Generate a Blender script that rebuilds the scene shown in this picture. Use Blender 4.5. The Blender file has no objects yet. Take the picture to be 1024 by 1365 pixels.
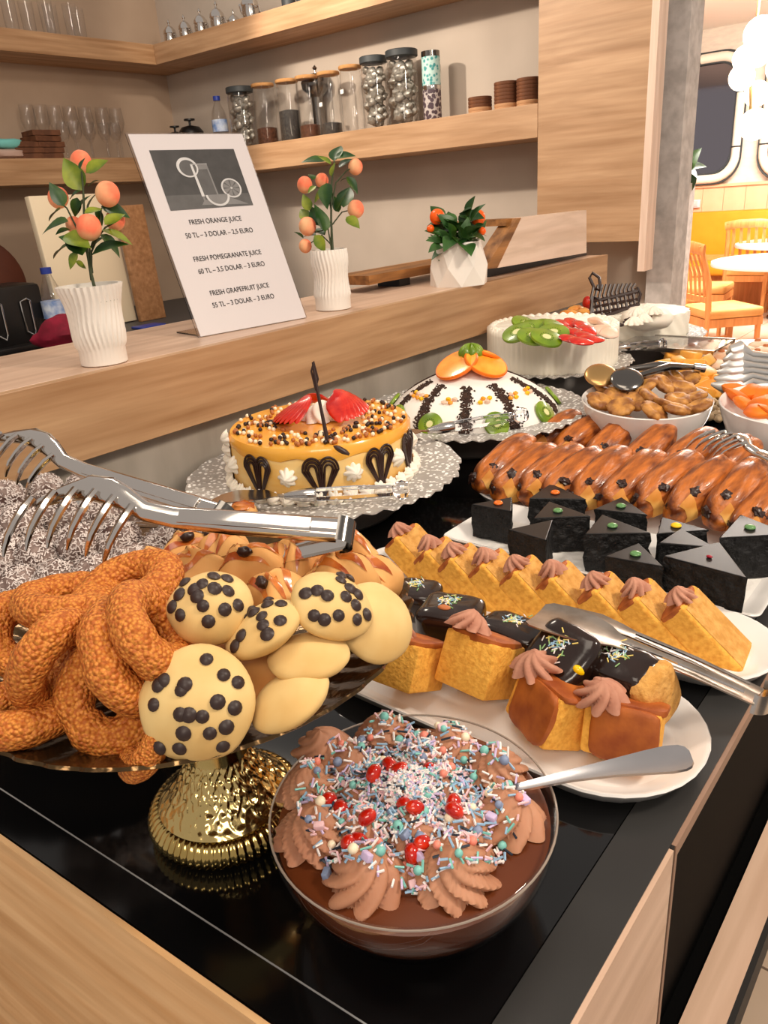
import bpy, bmesh, math, random
from mathutils import Vector as V, Matrix as M, noise
from mathutils.bvhtree import BVHTree
random.seed(7)
R_=random.uniform
pi=math.pi
# ---------------------------------------------------------------- camera, world, lights
sc=bpy.context.scene
FPX,CX,CY=1015.,512.,682.5
def _ray(px,py): return V(((px-CX)/FPX,-(py-CY)/FPX,-1.))
dY=_ray(1410,200).normalized(); dX=-_ray(-790,360).normalized()
dX=dX-dY*dX.dot(dY)*.5; dY=(dY-dX*(dX.dot(dY)/dX.dot(dX))).normalized(); dX=(dX-dY*dX.dot(dY)).normalized()
dZ=dX.cross(dY)
RC=M((dX,dY,dZ))
CAM=V((0,0,1.42))
VR=RC.col[0].copy(); VU=RC.col[1].copy(); VF=RC.col[2].copy()
cam=bpy.data.cameras.new('camera'); co=bpy.data.objects.new('camera',cam); sc.collection.objects.link(co)
cam.sensor_fit='VERTICAL'; cam.sensor_height=36; cam.lens=36*FPX/1365; cam.clip_start=.02; cam.clip_end=60
co.matrix_world=M.Translation(CAM)@RC.to_4x4(); sc.camera=co
W=bpy.data.worlds.new('world'); sc.world=W; W.use_nodes=True
W.node_tree.nodes['Background'].inputs[0].default_value=(1,.9,.82,1); W.node_tree.nodes['Background'].inputs[1].default_value=.4
def area(n,loc,to,size,power,col=(1,.87,.72),sy=None):
    l=bpy.data.lights.new(n,'AREA'); l.energy=power; l.color=col; l.size=size
    if sy: l.shape='RECTANGLE'; l.size_y=sy
    o=bpy.data.objects.new(n,l); sc.collection.objects.link(o); o.location=loc
    o.rotation_euler=(V(to)-V(loc)).to_track_quat('-Z','Y').to_euler(); return o
def spot(n,loc,to,power,ang,col=(1,.87,.72),rad=.05,bl=.3):
    l=bpy.data.lights.new(n,'SPOT'); l.energy=power; l.color=col; l.spot_size=math.radians(ang); l.shadow_soft_size=rad; l.spot_blend=bl
    o=bpy.data.objects.new(n,l); sc.collection.objects.link(o); o.location=loc
    o.rotation_euler=(V(to)-V(loc)).to_track_quat('-Z','Y').to_euler(); return o
area('ceiling_lamp_buffet',(.7,-.85,2.4),(-.4,.6,.9),1.1,15,sy=.4)
area('overhead_fill',(-.35,.25,2.85),(-.4,.4,0),1.0,10)  # added fill, not a seen lamp: gives the steel tongs a bright reflection
area('ceiling_lamp_aisle',(1.0,1.3,2.75),(-.7,1.6,.9),.35,32)
area('ceiling_lamp_bar',(-2.2,1.6,2.75),(-2.4,2.2,.9),.4,16)
spot('shelf_spot',(-2.9,1.5,2.75),(-2.2,3.38,1.8),135,70,rad=.04)
spot('shelf_spot',(-2.5,2.2,2.88),(-3.2,3.38,2.5),42,75,rad=.06)
area('dining_lamp',(-1.6,7.2,2.85),(-1.8,7.4,0),2.2,380,(1,.93,.86))
area('dining_lamp',(-2.6,5.2,2.85),(-2.2,6.2,0),1.0,110,(1,.93,.86))
sc.view_settings.view_transform='Standard'; sc.view_settings.look='None'; sc.view_settings.gamma=1; sc.view_settings.use_curve_mapping=False
sc.cycles.transparent_max_bounces=32
sc.view_settings.exposure=.24
# ---------------------------------------------------------------- helpers
def at(px,py,z):
    d=RC@_ray(px,py); return CAM+d*((z-CAM.z)/d.z)
def aty(px,py,y):
    d=RC@_ray(px,py); return CAM+d*((y-CAM.y)/d.y)
def atx(px,py,x):
    d=RC@_ray(px,py); return CAM+d*((x-CAM.x)/d.x)
def plane(px,py,p0,off=0):   # point on the camera-facing plane through p0, pushed off metres further away
    d=RC@_ray(px,py); t=(V(p0)-CAM).dot(-VF)+off; return CAM+d*t
def frame(z,x=None,loc=(0,0,0)):
    z=V(z).normalized(); x=V(x) if x is not None else (VR if abs(z.dot(VR))<.95 else VU)
    y=z.cross(x).normalized(); x=y.cross(z)
    m=M((x,y,z)).transposed().to_4x4(); m.translation=V(loc); return m
def T(*p): return M.Translation(V(p[0]) if len(p)==1 else V(p))
def RZ(a): return M.Rotation(a,4,'Z')
def RX(a): return M.Rotation(a,4,'X')
def RY(a): return M.Rotation(a,4,'Y')
def S(x,y=None,z=None): return M.Diagonal((x,x if y is None else y,x if z is None else z,1))
def lin(c): return tuple((x/255/12.92 if x/255<=.04045 else ((x/255+.055)/1.055)**2.4) for x in c)+(1,)
MATS={}
def thin_glass(n,t):   # clear thin glass: mostly passes light straight through, mirrors it at grazing angles
    m=bpy.data.materials.new(n); m.use_nodes=True; nt=m.node_tree; L=nt.links.new; nt.nodes.remove(nt.nodes['Principled BSDF'])
    a=nt.nodes.new('ShaderNodeBsdfTransparent'); a.inputs[0].default_value=(t,t,t,1); g=nt.nodes.new('ShaderNodeBsdfGlossy'); g.inputs['Roughness'].default_value=.03
    f=nt.nodes.new('ShaderNodeLayerWeight'); f.inputs[0].default_value=.5; x=nt.nodes.new('ShaderNodeMixShader'); pw=nt.nodes.new('ShaderNodeMath'); pw.operation='POWER'; L(f.outputs['Facing'],pw.inputs[0]); pw.inputs[1].default_value=2.2; k=nt.nodes.new('ShaderNodeMath'); k.operation='MULTIPLY_ADD'; L(pw.outputs[0],k.inputs[0]); k.inputs[1].default_value=.4; k.inputs[2].default_value=.02; L(k.outputs[0],x.inputs[0]); L(a.outputs[0],x.inputs[1]); L(g.outputs[0],x.inputs[2]); L(x.outputs[0],nt.nodes['Material Output'].inputs[0]); MATS[n]=m
ROWS=('back','middle','front')
def rowlab(pts,nr=3):   # for heaps: which row from behind, which one from the left
    o=sorted(range(len(pts)),key=lambda i:pts[i][1]); out={}; k=math.ceil(len(o)/nr)
    for r in range(nr):
        for j,i in enumerate(sorted(o[r*k:(r+1)*k],key=lambda i:pts[i][0])): out[i]='%s from left, %s row'%(ORD[j],ROWS[r])
    return out
def mat(n,c,c2=None,sc_=8,ro=.5,me=0,bu=0,bs=None,st=(1,1,1),tr=0,ior=1.45,ss=0,coat=0,vo=False,lo=.35,hi=.65,em=0,det=4,alpha=1,bd=.002,spec=.5):
    m=bpy.data.materials.new(n); m.use_nodes=True; nt=m.node_tree; b=nt.nodes['Principled BSDF']; L=nt.links.new
    b.inputs['Base Color'].default_value=lin(c); b.inputs['Roughness'].default_value=ro; b.inputs['Metallic'].default_value=me
    b.inputs['Transmission Weight'].default_value=tr; b.inputs['IOR'].default_value=ior; b.inputs['Coat Weight'].default_value=coat
    b.inputs['Coat Roughness'].default_value=.08; b.inputs['Specular IOR Level'].default_value=spec
    if ss: b.inputs['Subsurface Weight'].default_value=ss; b.inputs['Subsurface Radius'].default_value=(.01,.005,.003); b.inputs['Subsurface Scale'].default_value=.6
    if em: b.inputs['Emission Color'].default_value=lin(c); b.inputs['Emission Strength'].default_value=em
    if alpha<1: b.inputs['Alpha'].default_value=alpha
    tc=mp=None
    if c2 is not None or bu:
        tc=nt.nodes.new('ShaderNodeTexCoord'); mp=nt.nodes.new('ShaderNodeMapping'); mp.inputs['Scale'].default_value=st; L(tc.outputs['Object'],mp.inputs[0])
    if c2 is not None:
        if vo: t=nt.nodes.new('ShaderNodeTexVoronoi'); o=t.outputs['Distance']
        else: t=nt.nodes.new('ShaderNodeTexNoise'); t.inputs['Detail'].default_value=det; o=t.outputs['Fac']
        t.inputs['Scale'].default_value=sc_; L(mp.outputs[0],t.inputs['Vector'])
        r=nt.nodes.new('ShaderNodeValToRGB'); r.color_ramp.elements[0].position=lo; r.color_ramp.elements[1].position=hi
        r.color_ramp.elements[0].color=lin(c); r.color_ramp.elements[1].color=lin(c2); L(o,r.inputs[0]); L(r.outputs[0],b.inputs['Base Color'])
    if bu:
        if vo: t=nt.nodes.new('ShaderNodeTexVoronoi'); o=t.outputs['Distance']
        else: t=nt.nodes.new('ShaderNodeTexNoise'); t.inputs['Detail'].default_value=3; o=t.outputs['Fac']
        t.inputs['Scale'].default_value=bs or sc_; L(mp.outputs[0],t.inputs['Vector'])
        k=nt.nodes.new('ShaderNodeBump'); k.inputs['Strength'].default_value=abs(bu); k.inputs['Distance'].default_value=bd; k.invert=bu<0
        L(o,k.inputs['Height']); L(k.outputs[0],b.inputs['Normal'])
    MATS[n]=m; return m
def wood(n,c,c2,axis,ro=.45,grain=1.):
    st=[44,44,44]; st[axis]=2.2
    m=mat(n,c,c2,1.0*grain,ro,st=st,det=7,lo=.3,hi=.72,bu=.08,bs=6); nt=m.node_tree; L=nt.links.new
    b=nt.nodes['Principled BSDF']; ramp=[x for x in nt.nodes if x.type=='VALTORGB'][0]; mp=[x for x in nt.nodes if x.type=='MAPPING'][0]
    tc=[x for x in nt.nodes if x.type=='TEX_COORD'][0]
    mp2=nt.nodes.new('ShaderNodeMapping'); s2=[8,8,8]; s2[axis]=.9; mp2.inputs['Scale'].default_value=s2; L(tc.outputs['Object'],mp2.inputs[0])
    t=nt.nodes.new('ShaderNodeTexNoise'); t.inputs['Scale'].default_value=2; t.inputs['Detail'].default_value=5; t.inputs['Distortion'].default_value=1.2; L(mp2.outputs[0],t.inputs['Vector'])
    r=nt.nodes.new('ShaderNodeValToRGB'); r.color_ramp.elements[0].position=.35; r.color_ramp.elements[1].position=.62
    r.color_ramp.elements[0].color=(.82,.79,.75,1); r.color_ramp.elements[1].color=(1,1,1,1); L(t.outputs['Fac'],r.inputs[0])
    mx=nt.nodes.new('ShaderNodeMix'); mx.data_type='RGBA'; mx.blend_type='MULTIPLY'; mx.inputs[0].default_value=1
    L(ramp.outputs[0],mx.inputs[6]); L(r.outputs[0],mx.inputs[7]); L(mx.outputs[2],b.inputs['Base Color']); return m
class MB:
    def __init__(s): s.v=[];s.f=[];s.mi=[];s.k=0
    def add(s,vs,fs,m=None):
        b=len(s.v)
        s.v+=[tuple(m@V(p)) for p in vs] if m is not None else [tuple(p) for p in vs]
        s.f+=[tuple(b+i for i in q) for q in fs]; s.mi+=[s.k]*len(fs); return s
    def box(s,lo,hi,m=None):
        x0,y0,z0=lo;x1,y1,z1=hi
        return s.add([(x0,y0,z0),(x1,y0,z0),(x1,y1,z0),(x0,y1,z0),(x0,y0,z1),(x1,y0,z1),(x1,y1,z1),(x0,y1,z1)],[(3,2,1,0),(4,5,6,7),(0,1,5,4),(1,2,6,5),(2,3,7,6),(3,0,4,7)],m)
    def prism(s,poly,z0,z1,m=None):
        n=len(poly)
        return s.add([(x,y,z0) for x,y in poly]+[(x,y,z1) for x,y in poly],[tuple(range(n-1,-1,-1)),tuple(range(n,2*n))]+[(i,(i+1)%n,n+(i+1)%n,n+i) for i in range(n)],m)
    def lathe(s,prof,n=32,rf=None,m=None):
        vs=[];fs=[]
        for i,(r,z) in enumerate(prof):
            for j in range(n):
                a=2*pi*j/n; k,dz=rf(a,i) if rf else (1,0)
                vs.append((r*k*math.cos(a),r*k*math.sin(a),z+dz))
        for i in range(len(prof)-1):
            for j in range(n): fs.append((i*n+j,i*n+(j+1)%n,(i+1)*n+(j+1)%n,(i+1)*n+j))
        if prof[0][0]>1e-5: fs.append(tuple(range(n-1,-1,-1)))
        if prof[-1][0]>1e-5: fs.append(tuple((len(prof)-1)*n+j for j in range(n)))
        return s.add(vs,fs,m)
    def tube(s,pts,r,n=8,closed=False,m=None,fl=1.,up=None):
        pts=[V(p) for p in pts]; N=len(pts); vs=[];fs=[]; rr=r if isinstance(r,(list,tuple)) else [r]*N
        nx=V(up) if up else None
        for i,p in enumerate(pts):
            t=(pts[(i+1)%N]-pts[i-1]) if closed else (pts[min(i+1,N-1)]-pts[max(i-1,0)])
            t.normalize()
            if nx is None: nx=t.orthogonal().normalized()
            nx=(nx-t*nx.dot(t)).normalized(); ny=t.cross(nx)
            for j in range(n):
                a=2*pi*j/n; vs.append(p+nx*(rr[i]*fl*math.cos(a))+ny*(rr[i]*math.sin(a)))
        for i in range(N if closed else N-1):
            for j in range(n): fs.append((i*n+j,i*n+(j+1)%n,((i+1)%N)*n+(j+1)%n,((i+1)%N)*n+j))
        if not closed: fs+= [tuple(range(n-1,-1,-1)),tuple((N-1)*n+j for j in range(n))]
        return s.add(vs,fs,m)
    def grid(s,fn,nu,nv,wu=False,wv=False,m=None):
        vs=[fn(i/(nu if wu else nu-1),j/(nv if wv else nv-1)) for i in range(nu) for j in range(nv)]
        fs=[(i*nv+j,((i+1)%nu)*nv+j,((i+1)%nu)*nv+(j+1)%nv,i*nv+(j+1)%nv) for i in range(nu if wu else nu-1) for j in range(nv if wv else nv-1)]
        return s.add(vs,fs,m)
    def ball(s,r=(1,1,1),nu=16,nv=10,amp=0,fq=3,sd=0,m=None,pw=1.,fn=None):
        if not isinstance(r,tuple): r=(r,r,r)
        vs=[];fs=[]
        for i in range(nv+1):
            ph=pi*i/nv-pi/2
            for j in range(nu):
                a=2*pi*j/nu; c=math.cos(ph); q=lambda x:math.copysign(abs(x)**pw,x)
                p=V((q(c)*q(math.cos(a)) if pw!=1 else c*math.cos(a),q(c)*q(math.sin(a)) if pw!=1 else c*math.sin(a),q(math.sin(ph))))
                if amp: p=p*(1+amp*noise.noise(p*fq+V((sd*7.1,sd*3.3,sd))))
                if fn: p=fn(p)
                vs.append((p.x*r[0],p.y*r[1],p.z*r[2]))
        for i in range(nv):
            for j in range(nu): fs.append((i*nu+j,i*nu+(j+1)%nu,(i+1)*nu+(j+1)%nu,(i+1)*nu+j))
        return s.add(vs,fs,m)
    def mesh(s,n,mats,smooth=True,bev=0,ang=45,seg=2):
        me=bpy.data.meshes.new(n); me.from_pydata(s.v,[],s.f)
        for m in (mats if isinstance(mats,(list,tuple)) else [mats]): me.materials.append(m if not isinstance(m,str) else MATS[m])
        me.polygons.foreach_set('material_index',s.mi)
        bm=bmesh.new(); bm.from_mesh(me); bmesh.ops.remove_doubles(bm,verts=bm.verts,dist=1e-6)
        if bev: bmesh.ops.bevel(bm,geom=[e for e in bm.edges if len(e.link_faces)==2 and e.calc_face_angle(0)>.5],offset=bev,segments=seg,affect='EDGES',profile=.5)
        bmesh.ops.recalc_face_normals(bm,faces=bm.faces); bm.to_mesh(me); bm.free()
        if smooth:
            me.polygons.foreach_set('use_smooth',[True]*len(me.polygons)); me.set_sharp_from_angle(angle=math.radians(ang))
        return me
    def obj(s,n,mats,parent=None,m=None,smooth=True,bev=0,ang=45,seg=2): return inst(n,s.mesh(n,mats,smooth,bev,ang,seg),parent,m)
def inst(n,me,parent=None,m=None):
    o=bpy.data.objects.new(n,me); sc.collection.objects.link(o); o.parent=parent
    if m is not None: o.matrix_local=m
    return o
def tag(o,label=None,cat=None,group=None,kind=None):
    if label: o['label']=label
    if cat: o['category']=cat
    if group: o['group']=group
    if kind: o['kind']=kind
    return o
def thing(n,label,cat,loc=(0,0,0),rz=0,group=None,m=None):
    o=bpy.data.objects.new(n,None); sc.collection.objects.link(o); o.empty_display_size=.05
    o.matrix_world=m if m is not None else T(*loc)@RZ(rz); return tag(o,label,cat,group)
def struct(o): o['kind']='structure'; return o
def copytree(o,m,label=None,group=None):
    r=o.copy(); sc.collection.objects.link(r); r.matrix_world=m
    if label: r['label']=label
    if group: r['group']=group
    for ch in o.children:
        c=ch.copy(); sc.collection.objects.link(c); c.parent=r
        for g in ch.children:
            d=g.copy(); sc.collection.objects.link(d); d.parent=c
    return r
ORD=['first','second','third','fourth','fifth','sixth','seventh','eighth','ninth','tenth','eleventh','twelfth']
# ---------------------------------------------------------------- materials
wood('oak_y',(164,122,84),(204,164,124),1); wood('oak_x',(176,136,100),(202,164,128),0); wood('oak_front',(222,170,114),(248,206,154),0); wood('oak_dark',(150,104,66),(186,138,96),0)
wood('pale_y',(226,196,174),(238,212,192),1,.35); wood('side_pale',(236,206,186),(244,218,200),2,.35); wood('oak_pale',(204,170,146),(222,190,166),1,.35); wood('chair_wood',(205,125,62),(226,150,86),2); wood('bark',(96,58,26),(190,130,70),1); wood('oak_z',(190,146,108),(214,174,136),0)
mat('wall_beige',(184,170,156),(194,180,166),3,.9); mat('wall_brown',(176,152,130),(184,160,138),3,.9)
mat('marble_grey',(150,140,128),(186,176,164),7,.35,lo=.3,hi=.6,st=(1,1,.35),det=8); mat('marble_floor',(196,170,146),(214,192,170),2.5,.35,det=8)
mat('black_glass',(9,9,10),(14,14,15),5,.06,coat=.3); mat('grey_strip',(46,45,44),None,ro=.35); mat('black_gloss',(10,10,11),ro=.12); mat('black_side',(4,4,4),ro=.6,spec=.05); mat('taupe',(150,118,98),ro=.5); mat('black_line',(20,16,14),ro=.6); mat('seam',(150,150,150),ro=.4)
mat('concrete',(178,172,168),(206,200,196),22,.85,det=8,bu=.25,bs=30)
mat('white_brick',(240,226,208),(228,212,196),9,.8,bu=.3,st=(1,1,3)); mat('peach_board',(242,190,150),(236,180,138),4,.6); mat('ceiling_white',(244,236,226),ro=.9)
mat('bench_yellow',(232,142,22),(238,156,36),3,.6); mat('seat_tan',(206,140,72),(218,156,90),6,.7); mat('mirror',(150,146,156),ro=.05,me=1); mat('bulb',(255,240,214),em=3.2); mat('tube_cream',(244,232,214),ro=.4); mat('gold_metal',(214,170,110),ro=.3,me=1); mat('lit_strip',(255,196,60),em=3)
mat('white_top',(236,232,232),ro=.2); mat('chrome',(208,204,200),ro=.16,me=1); mat('steel',(214,208,202),ro=.12,me=1); mat('steel_dark',(120,116,112),ro=.15,me=1); mat('silver_brushed',(190,182,172),(150,140,128),30,.28,me=1,bu=.3)
thin_glass('glass',.97); mat('acrylic',(252,252,255),ro=.03,tr=1,ior=1.45); mat('paper',(212,204,204),ro=.4); mat('ink',(44,42,44),ro=.7)
for i,g in enumerate((92,128,168,206,70)): mat('print%d'%i,(g,g-2,g-3),(g-8,g-10,g-11),40,.4)
mat('ceramic',(240,232,222),ro=.35); mat('china',(238,234,230),ro=.15,coat=.2); mat('china_low',(232,226,218),ro=.3); mat('china_emboss',(232,228,222),ro=.3,bu=.9,bs=70,vo=True)
mat('leaf',(26,64,20),(78,108,28),12,.4,lo=.42,hi=.7); mat('bright_steel',(238,235,230),ro=.36,me=1); mat('leaf_lime',(140,150,36),(54,92,22),18,.4); mat('leaf_small',(30,66,26),(70,112,48),14,.4); mat('stem',(52,62,30),ro=.6)
mat('peach',(250,128,92),(246,190,140),16,.8,lo=.42,hi=.66); mat('orange_berry',(250,98,16),ro=.3); mat('cork',(196,146,92),(176,124,74),30,.8); mat('dark_lid',(56,60,62),ro=.5); mat('coffee',(70,40,24),(96,56,34),80,.9); mat('tea_black',(46,42,40),(70,66,62),90,.9)
mat('foil',(196,190,180),(150,142,130),50,.4,me=.6,bu=.6); mat('label_white',(238,236,230),ro=.6); mat('blue',(40,60,150),ro=.4); mat('blue_label',(70,120,190),(220,228,240),20,.5); mat('teal_pat',(60,150,150),(190,220,214),60,.5,vo=True,lo=.3,hi=.5); mat('dark_pat',(80,64,72),(190,180,176),60,.5,vo=True,lo=.5,hi=.6)
mat('coaster',(120,74,46),(92,54,32),24,.7); mat('coaster_pale',(190,144,104),ro=.7); mat('teal_cloth',(120,196,190),ro=.9); mat('pink_cloth',(190,160,146),ro=.9); mat('crimson',(150,14,50),(110,8,34),14,.85); mat('black_plastic',(22,20,20),ro=.35); mat('rust',(92,44,26),(76,36,22),5,.6); mat('cream_board',(244,226,194),ro=.6); mat('dark_counter',(70,68,68),ro=.5)
mat('gold',(216,190,124),(196,168,100),20,.14,me=1); mat('gold_relief',(218,192,128),ro=.15,me=1); mat('bronze',(112,88,58),(70,52,34),14,.2,me=.9,bu=.5,bs=60,bd=.003)
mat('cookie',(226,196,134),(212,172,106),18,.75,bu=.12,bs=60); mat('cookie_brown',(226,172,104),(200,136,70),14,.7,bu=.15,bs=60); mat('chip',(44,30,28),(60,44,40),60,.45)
mat('sesame',(228,148,62),(180,94,28),420,.6,vo=True,lo=.15,hi=.7,bu=-.8,bs=330,bd=.003); mat('glaze',(150,58,14),(216,130,52),40,.25,coat=.4)
mat('coconut_core',(160,140,132),(84,60,54),70,.9); mat('coconut_flake',(226,214,208),ro=.85)
mat('pudding',(92,44,20),(100,50,24),6,.25,ss=.1); mat('mousse',(190,136,104),(172,116,86),20,.6,ss=.15); mat('cream_rosette',(196,140,114),(178,120,96),60,.7,bu=.3,bs=200); mat('pom',(176,16,14),(214,50,20),60,.12,coat=.6)
mat('sp_pink',(240,196,200),ro=.5); mat('sp_blue',(150,186,214),ro=.5); mat('sp_white',(244,236,232),ro=.5); mat('sp_dark',(40,50,64),ro=.5); mat('sp_lilac',(206,186,222),ro=.5); mat('sp_mint',(128,196,186),ro=.4); mat('sp_green',(140,180,120),ro=.5); mat('sp_yellow',(240,214,120),ro=.5); mat('sp_coral',(238,140,120),ro=.4); mat('sp_slate',(132,146,176),ro=.4)
mat('sponge',(242,178,74),(216,144,48),170,.85,bu=.6,bs=200,bd=.003,lo=.4,hi=.75); mat('sponge_tan',(222,168,92),(200,142,66),90,.9,bu=.7,bs=160,bd=.004); mat('crust',(190,104,36),(142,64,18),30,.6,bu=.25,bs=90)
mat('choc_glaze',(30,18,14),(42,26,20),20,.16,coat=.3,bu=.25,bs=30,bd=.004); mat('brownie',(11,11,12),(28,27,28),60,.65,bu=1,bs=70,bd=.014,spec=.35); mat('brownie_top',(26,25,26),(36,35,36),14,.32,spec=.35); mat('choc',(48,26,20),ro=.35); mat('almond',(190,110,60),ro=.5); mat('candy_yellow',(244,196,10),ro=.2); mat('candy_orange',(236,112,24),ro=.25); mat('candy_green',(92,140,84),ro=.25); mat('candy_red',(150,20,40),ro=.2)
mat('pastry',(200,112,40),(98,42,12),2.6,.36,st=(8,26,26),lo=.38,hi=.66,bu=.6,bs=3,coat=.2,bd=.006); mat('pastry_pale',(236,186,98),(214,140,56),30,.6,bu=.3)
mat('lace',(252,250,246),(168,162,156),120,.4,me=0,vo=True,lo=.3,hi=.42,bu=-.4,bd=.002); mat('lace_flat',(176,170,164),ro=.3,me=.6); mat('grey_foot',(120,114,110),ro=.3,me=.3)
mat('caramel_side',(248,216,148),(240,184,92),10,.5,st=(1,1,3)); mat('caramel_top',(240,160,44),(250,186,76),10,.25,coat=.4); mat('cream',(250,240,224),ro=.5,ss=.1); mat('cream_yellow',(252,246,230),ro=.55); mat('white_icing',(250,244,236),ro=.5)
mat('straw',(186,16,10),(220,52,30),50,.25,coat=.3); mat('kiwi',(132,160,34),(96,128,20),20,.3,coat=.3); mat('kiwi_core',(226,222,160),ro=.4); mat('kiwi_seed',(30,28,14),ro=.4); mat('kiwi_skin',(110,110,50),ro=.7); mat('orange_fruit',(250,150,20),(255,178,60),30,.25,coat=.3); mat('orange_rim',(240,116,6),ro=.4); mat('crumb',(44,26,18),(70,44,30),90,.8); mat('peach_fruit',(244,180,90),(250,150,60),14,.3,coat=.2); mat('pink_fruit',(238,190,160),(248,216,196),20,.4); mat('pearl_white',(250,232,200),ro=.3); mat('pearl_brown',(176,104,50),ro=.3)
mat('fig',(208,148,72),(128,74,30),45,.55,bu=.7,bs=60,bd=.004); mat('apricot',(240,130,20),(214,94,14),12,.5,bu=.3,bs=30); mat('mango',(244,178,76),(232,150,44),16,.4); mat('nut',(220,196,160),(190,160,120),30,.7); mat('canape',(246,226,200),(226,170,130),14,.6); mat('canape_red',(190,110,60),ro=.5)
mat('rim_highlight',(150,136,124),ro=.08,coat=.5); mat('satin',(206,204,206),(186,184,186),8,.24,me=1)
# ---------------------------------------------------------------- room
def bx(n,lo,hi,m,parent=None,bev=0): return MB().box(lo,hi).obj(n,m,parent,smooth=False,bev=bev)
fl=struct(bx('floor',(-7,-1.2,-.1),(2.6,10.1,-.012),'dark_counter'))
tile=MB().box((.003,.003,-.012),(.797,.797,0)).mesh('tile',['marble_floor'],False)
for i in range(9):
    for j in range(14):
        if -6+.8*i>-4.4: inst('tile',tile,fl,T(-6+.8*i,-1.2+.8*j,0))
struct(bx('wall_back',(-4.5,3.38,0),(-1.26,3.5,2.9),'wall_beige'))
struct(bx('wall_left',(-4.52,-.6,0),(-4.4,3.5,2.9),'wall_brown'))
struct(bx('wall_dining',(-7,10,0),(2.6,10.15,3.2),'white_brick'))
struct(bx('ceiling',(-7,3.5,2.92),(2.6,10.1,3.0),'ceiling_white'))
pill=struct(bx('trim_1',(-1.262,3.29,0),(-1.155,3.43,2.9),'concrete'))
# wainscot boards below the dining wall mirrors
wz=struct(bx('trim_2',(-6,9.975,.2),(2,10,1.31),'peach_board'))
pb=MB().box((0,-.018,0),(.236,0,1.1)).mesh('board',['peach_board'],False)
for i in range(14): inst('board',pb,wz,T(-4.4+.24*i,9.975,.2))
bx('ledge_cap',(-6,9.93,1.29),(2,9.975,1.32),'peach_board',wz)
# hanging wood panel right of the shelves
pn=thing('wall_panel','tall oak-grain panel hanging between the shelves and concrete pillar','panel',(-1.45,3.2,1.2))
O=T(1.45,-3.2,-1.2)
MB().box((-1.676,3.1,1.2),(-1.228,3.135,2.9),O).obj('front_board','oak_x',pn,smooth=False)
MB().box((-1.676,3.135,1.2),(-1.25,3.38,1.23),O).obj('bottom_board','oak_x',pn,smooth=False)
o=MB().box((-1.228,3.1,1.085),(-1.2,3.185,2.9),O).obj('side_board','side_pale',pn,smooth=False); tag(o,'pale side board reaching lower than the front')
# ---------------------------------------------------------------- shelves
def shelf(n,lo,hi,m,lab):
    return tag(bx(n,lo,hi,m,bev=.002),lab,'shelf')
shelf('wall_shelf',(-4.11,3.1,2.215),(-1.678,3.38,2.315),'oak_x','upper oak shelf with silver cups running along the back wall')
shelf('wall_shelf',(-4.4,-.4,2.215),(-4.112,3.38,2.315),'oak_y','upper oak shelf with upturned tall glasses on the left wall')
shelf('wall_shelf',(-4.11,3.1,1.61),(-1.678,3.38,1.735),'oak_x','lower oak shelf holding the row of glass jars')
shelf('wall_shelf',(-4.4,-.4,1.61),(-4.112,3.38,1.735),'oak_y','lower oak shelf with wine glasses on the left wall')
ZU,ZL=2.315,1.735
YS=3.24
# tall glasses on upper left shelf
gl=MB().lathe([(.026,0),(.032,.003),(.036,.16),(.0345,.16),(.031,.012),(0,.01)],20).mesh('tall_glass',['glass'])
for i,(px,py) in enumerate([(18,42),(50,46),(68,50),(82,52),(100,55),(118,57)]):
    p=atx(px,py,-4.2); o=inst('tall_glass',gl,None,T(-4.2-.06*(i%2),p.y,ZU)); tag(o,'clear tall tumbler standing %s from the left on the upper left shelf'%ORD[i],'glass','tall glasses on the upper left shelf')
# wine glasses lower left shelf
wg=MB().lathe([(.033,0),(.034,.003),(.006,.008),(.005,.08),(.02,.095),(.036,.13),(.031,.185),(.0295,.185),(.034,.13),(.018,.1),(0,.096)],20).mesh('wine_glass',['glass'])
for i,px in enumerate((48,66,84,104,124,146,164)):
    p=atx(px,200,-4.32); o=inst('wine_glass',wg,None,T(-4.33,p.y,ZL)@S(1.15,1.15,1.5)); tag(o,'tall stemmed glass, %s from the left in the back row of the lower left shelf'%ORD[i],'glass','stemmed glasses in the back row')
for i,px in enumerate((92,108,126,146,160)):
    p=atx(px,206,-4.18); o=inst('wine_glass',wg,None,T(-4.19,p.y,ZL)); tag(o,'short stemmed glass, %s from the left in the front row of the lower left shelf'%ORD[i],'glass','stemmed glasses in the front row')
# wood napkin boxes, cloth
for k,(px,n,lab) in enumerate([(34,3,'left low stack'),(62,5,'right tall stack')]):
    p=atx(px,206,-4.2)
    for j in range(n):
        o=MB().box((-.07,-.075,0),(.07,.075,.026)).obj('wooden_coaster',['coaster'],None,T(-4.21,p.y+.008*((j*7)%3-1),ZL+.028*j)@RZ(.06*((j*5)%4-1.5)),smooth=False,bev=.002)
        tag(o,'brown square coaster, %s from the bottom of the %s beside the wine glasses'%(ORD[j],lab),'coaster','square coasters on the lower left shelf')
p=atx(8,208,-4.2)
for j,(m,nm) in enumerate([('pink_cloth','pinkish folded cloth lying under the teal one'),('teal_cloth','teal folded cloth on top of the pinkish one')]):
    o=MB().ball((.07,.08,.024),20,10,.12,2,j,pw=.6).obj('folded_cloth',m,None,T(-4.2,p.y,ZL+.026+.047*j)); tag(o,nm+' at the shelf left end','cloth')
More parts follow.
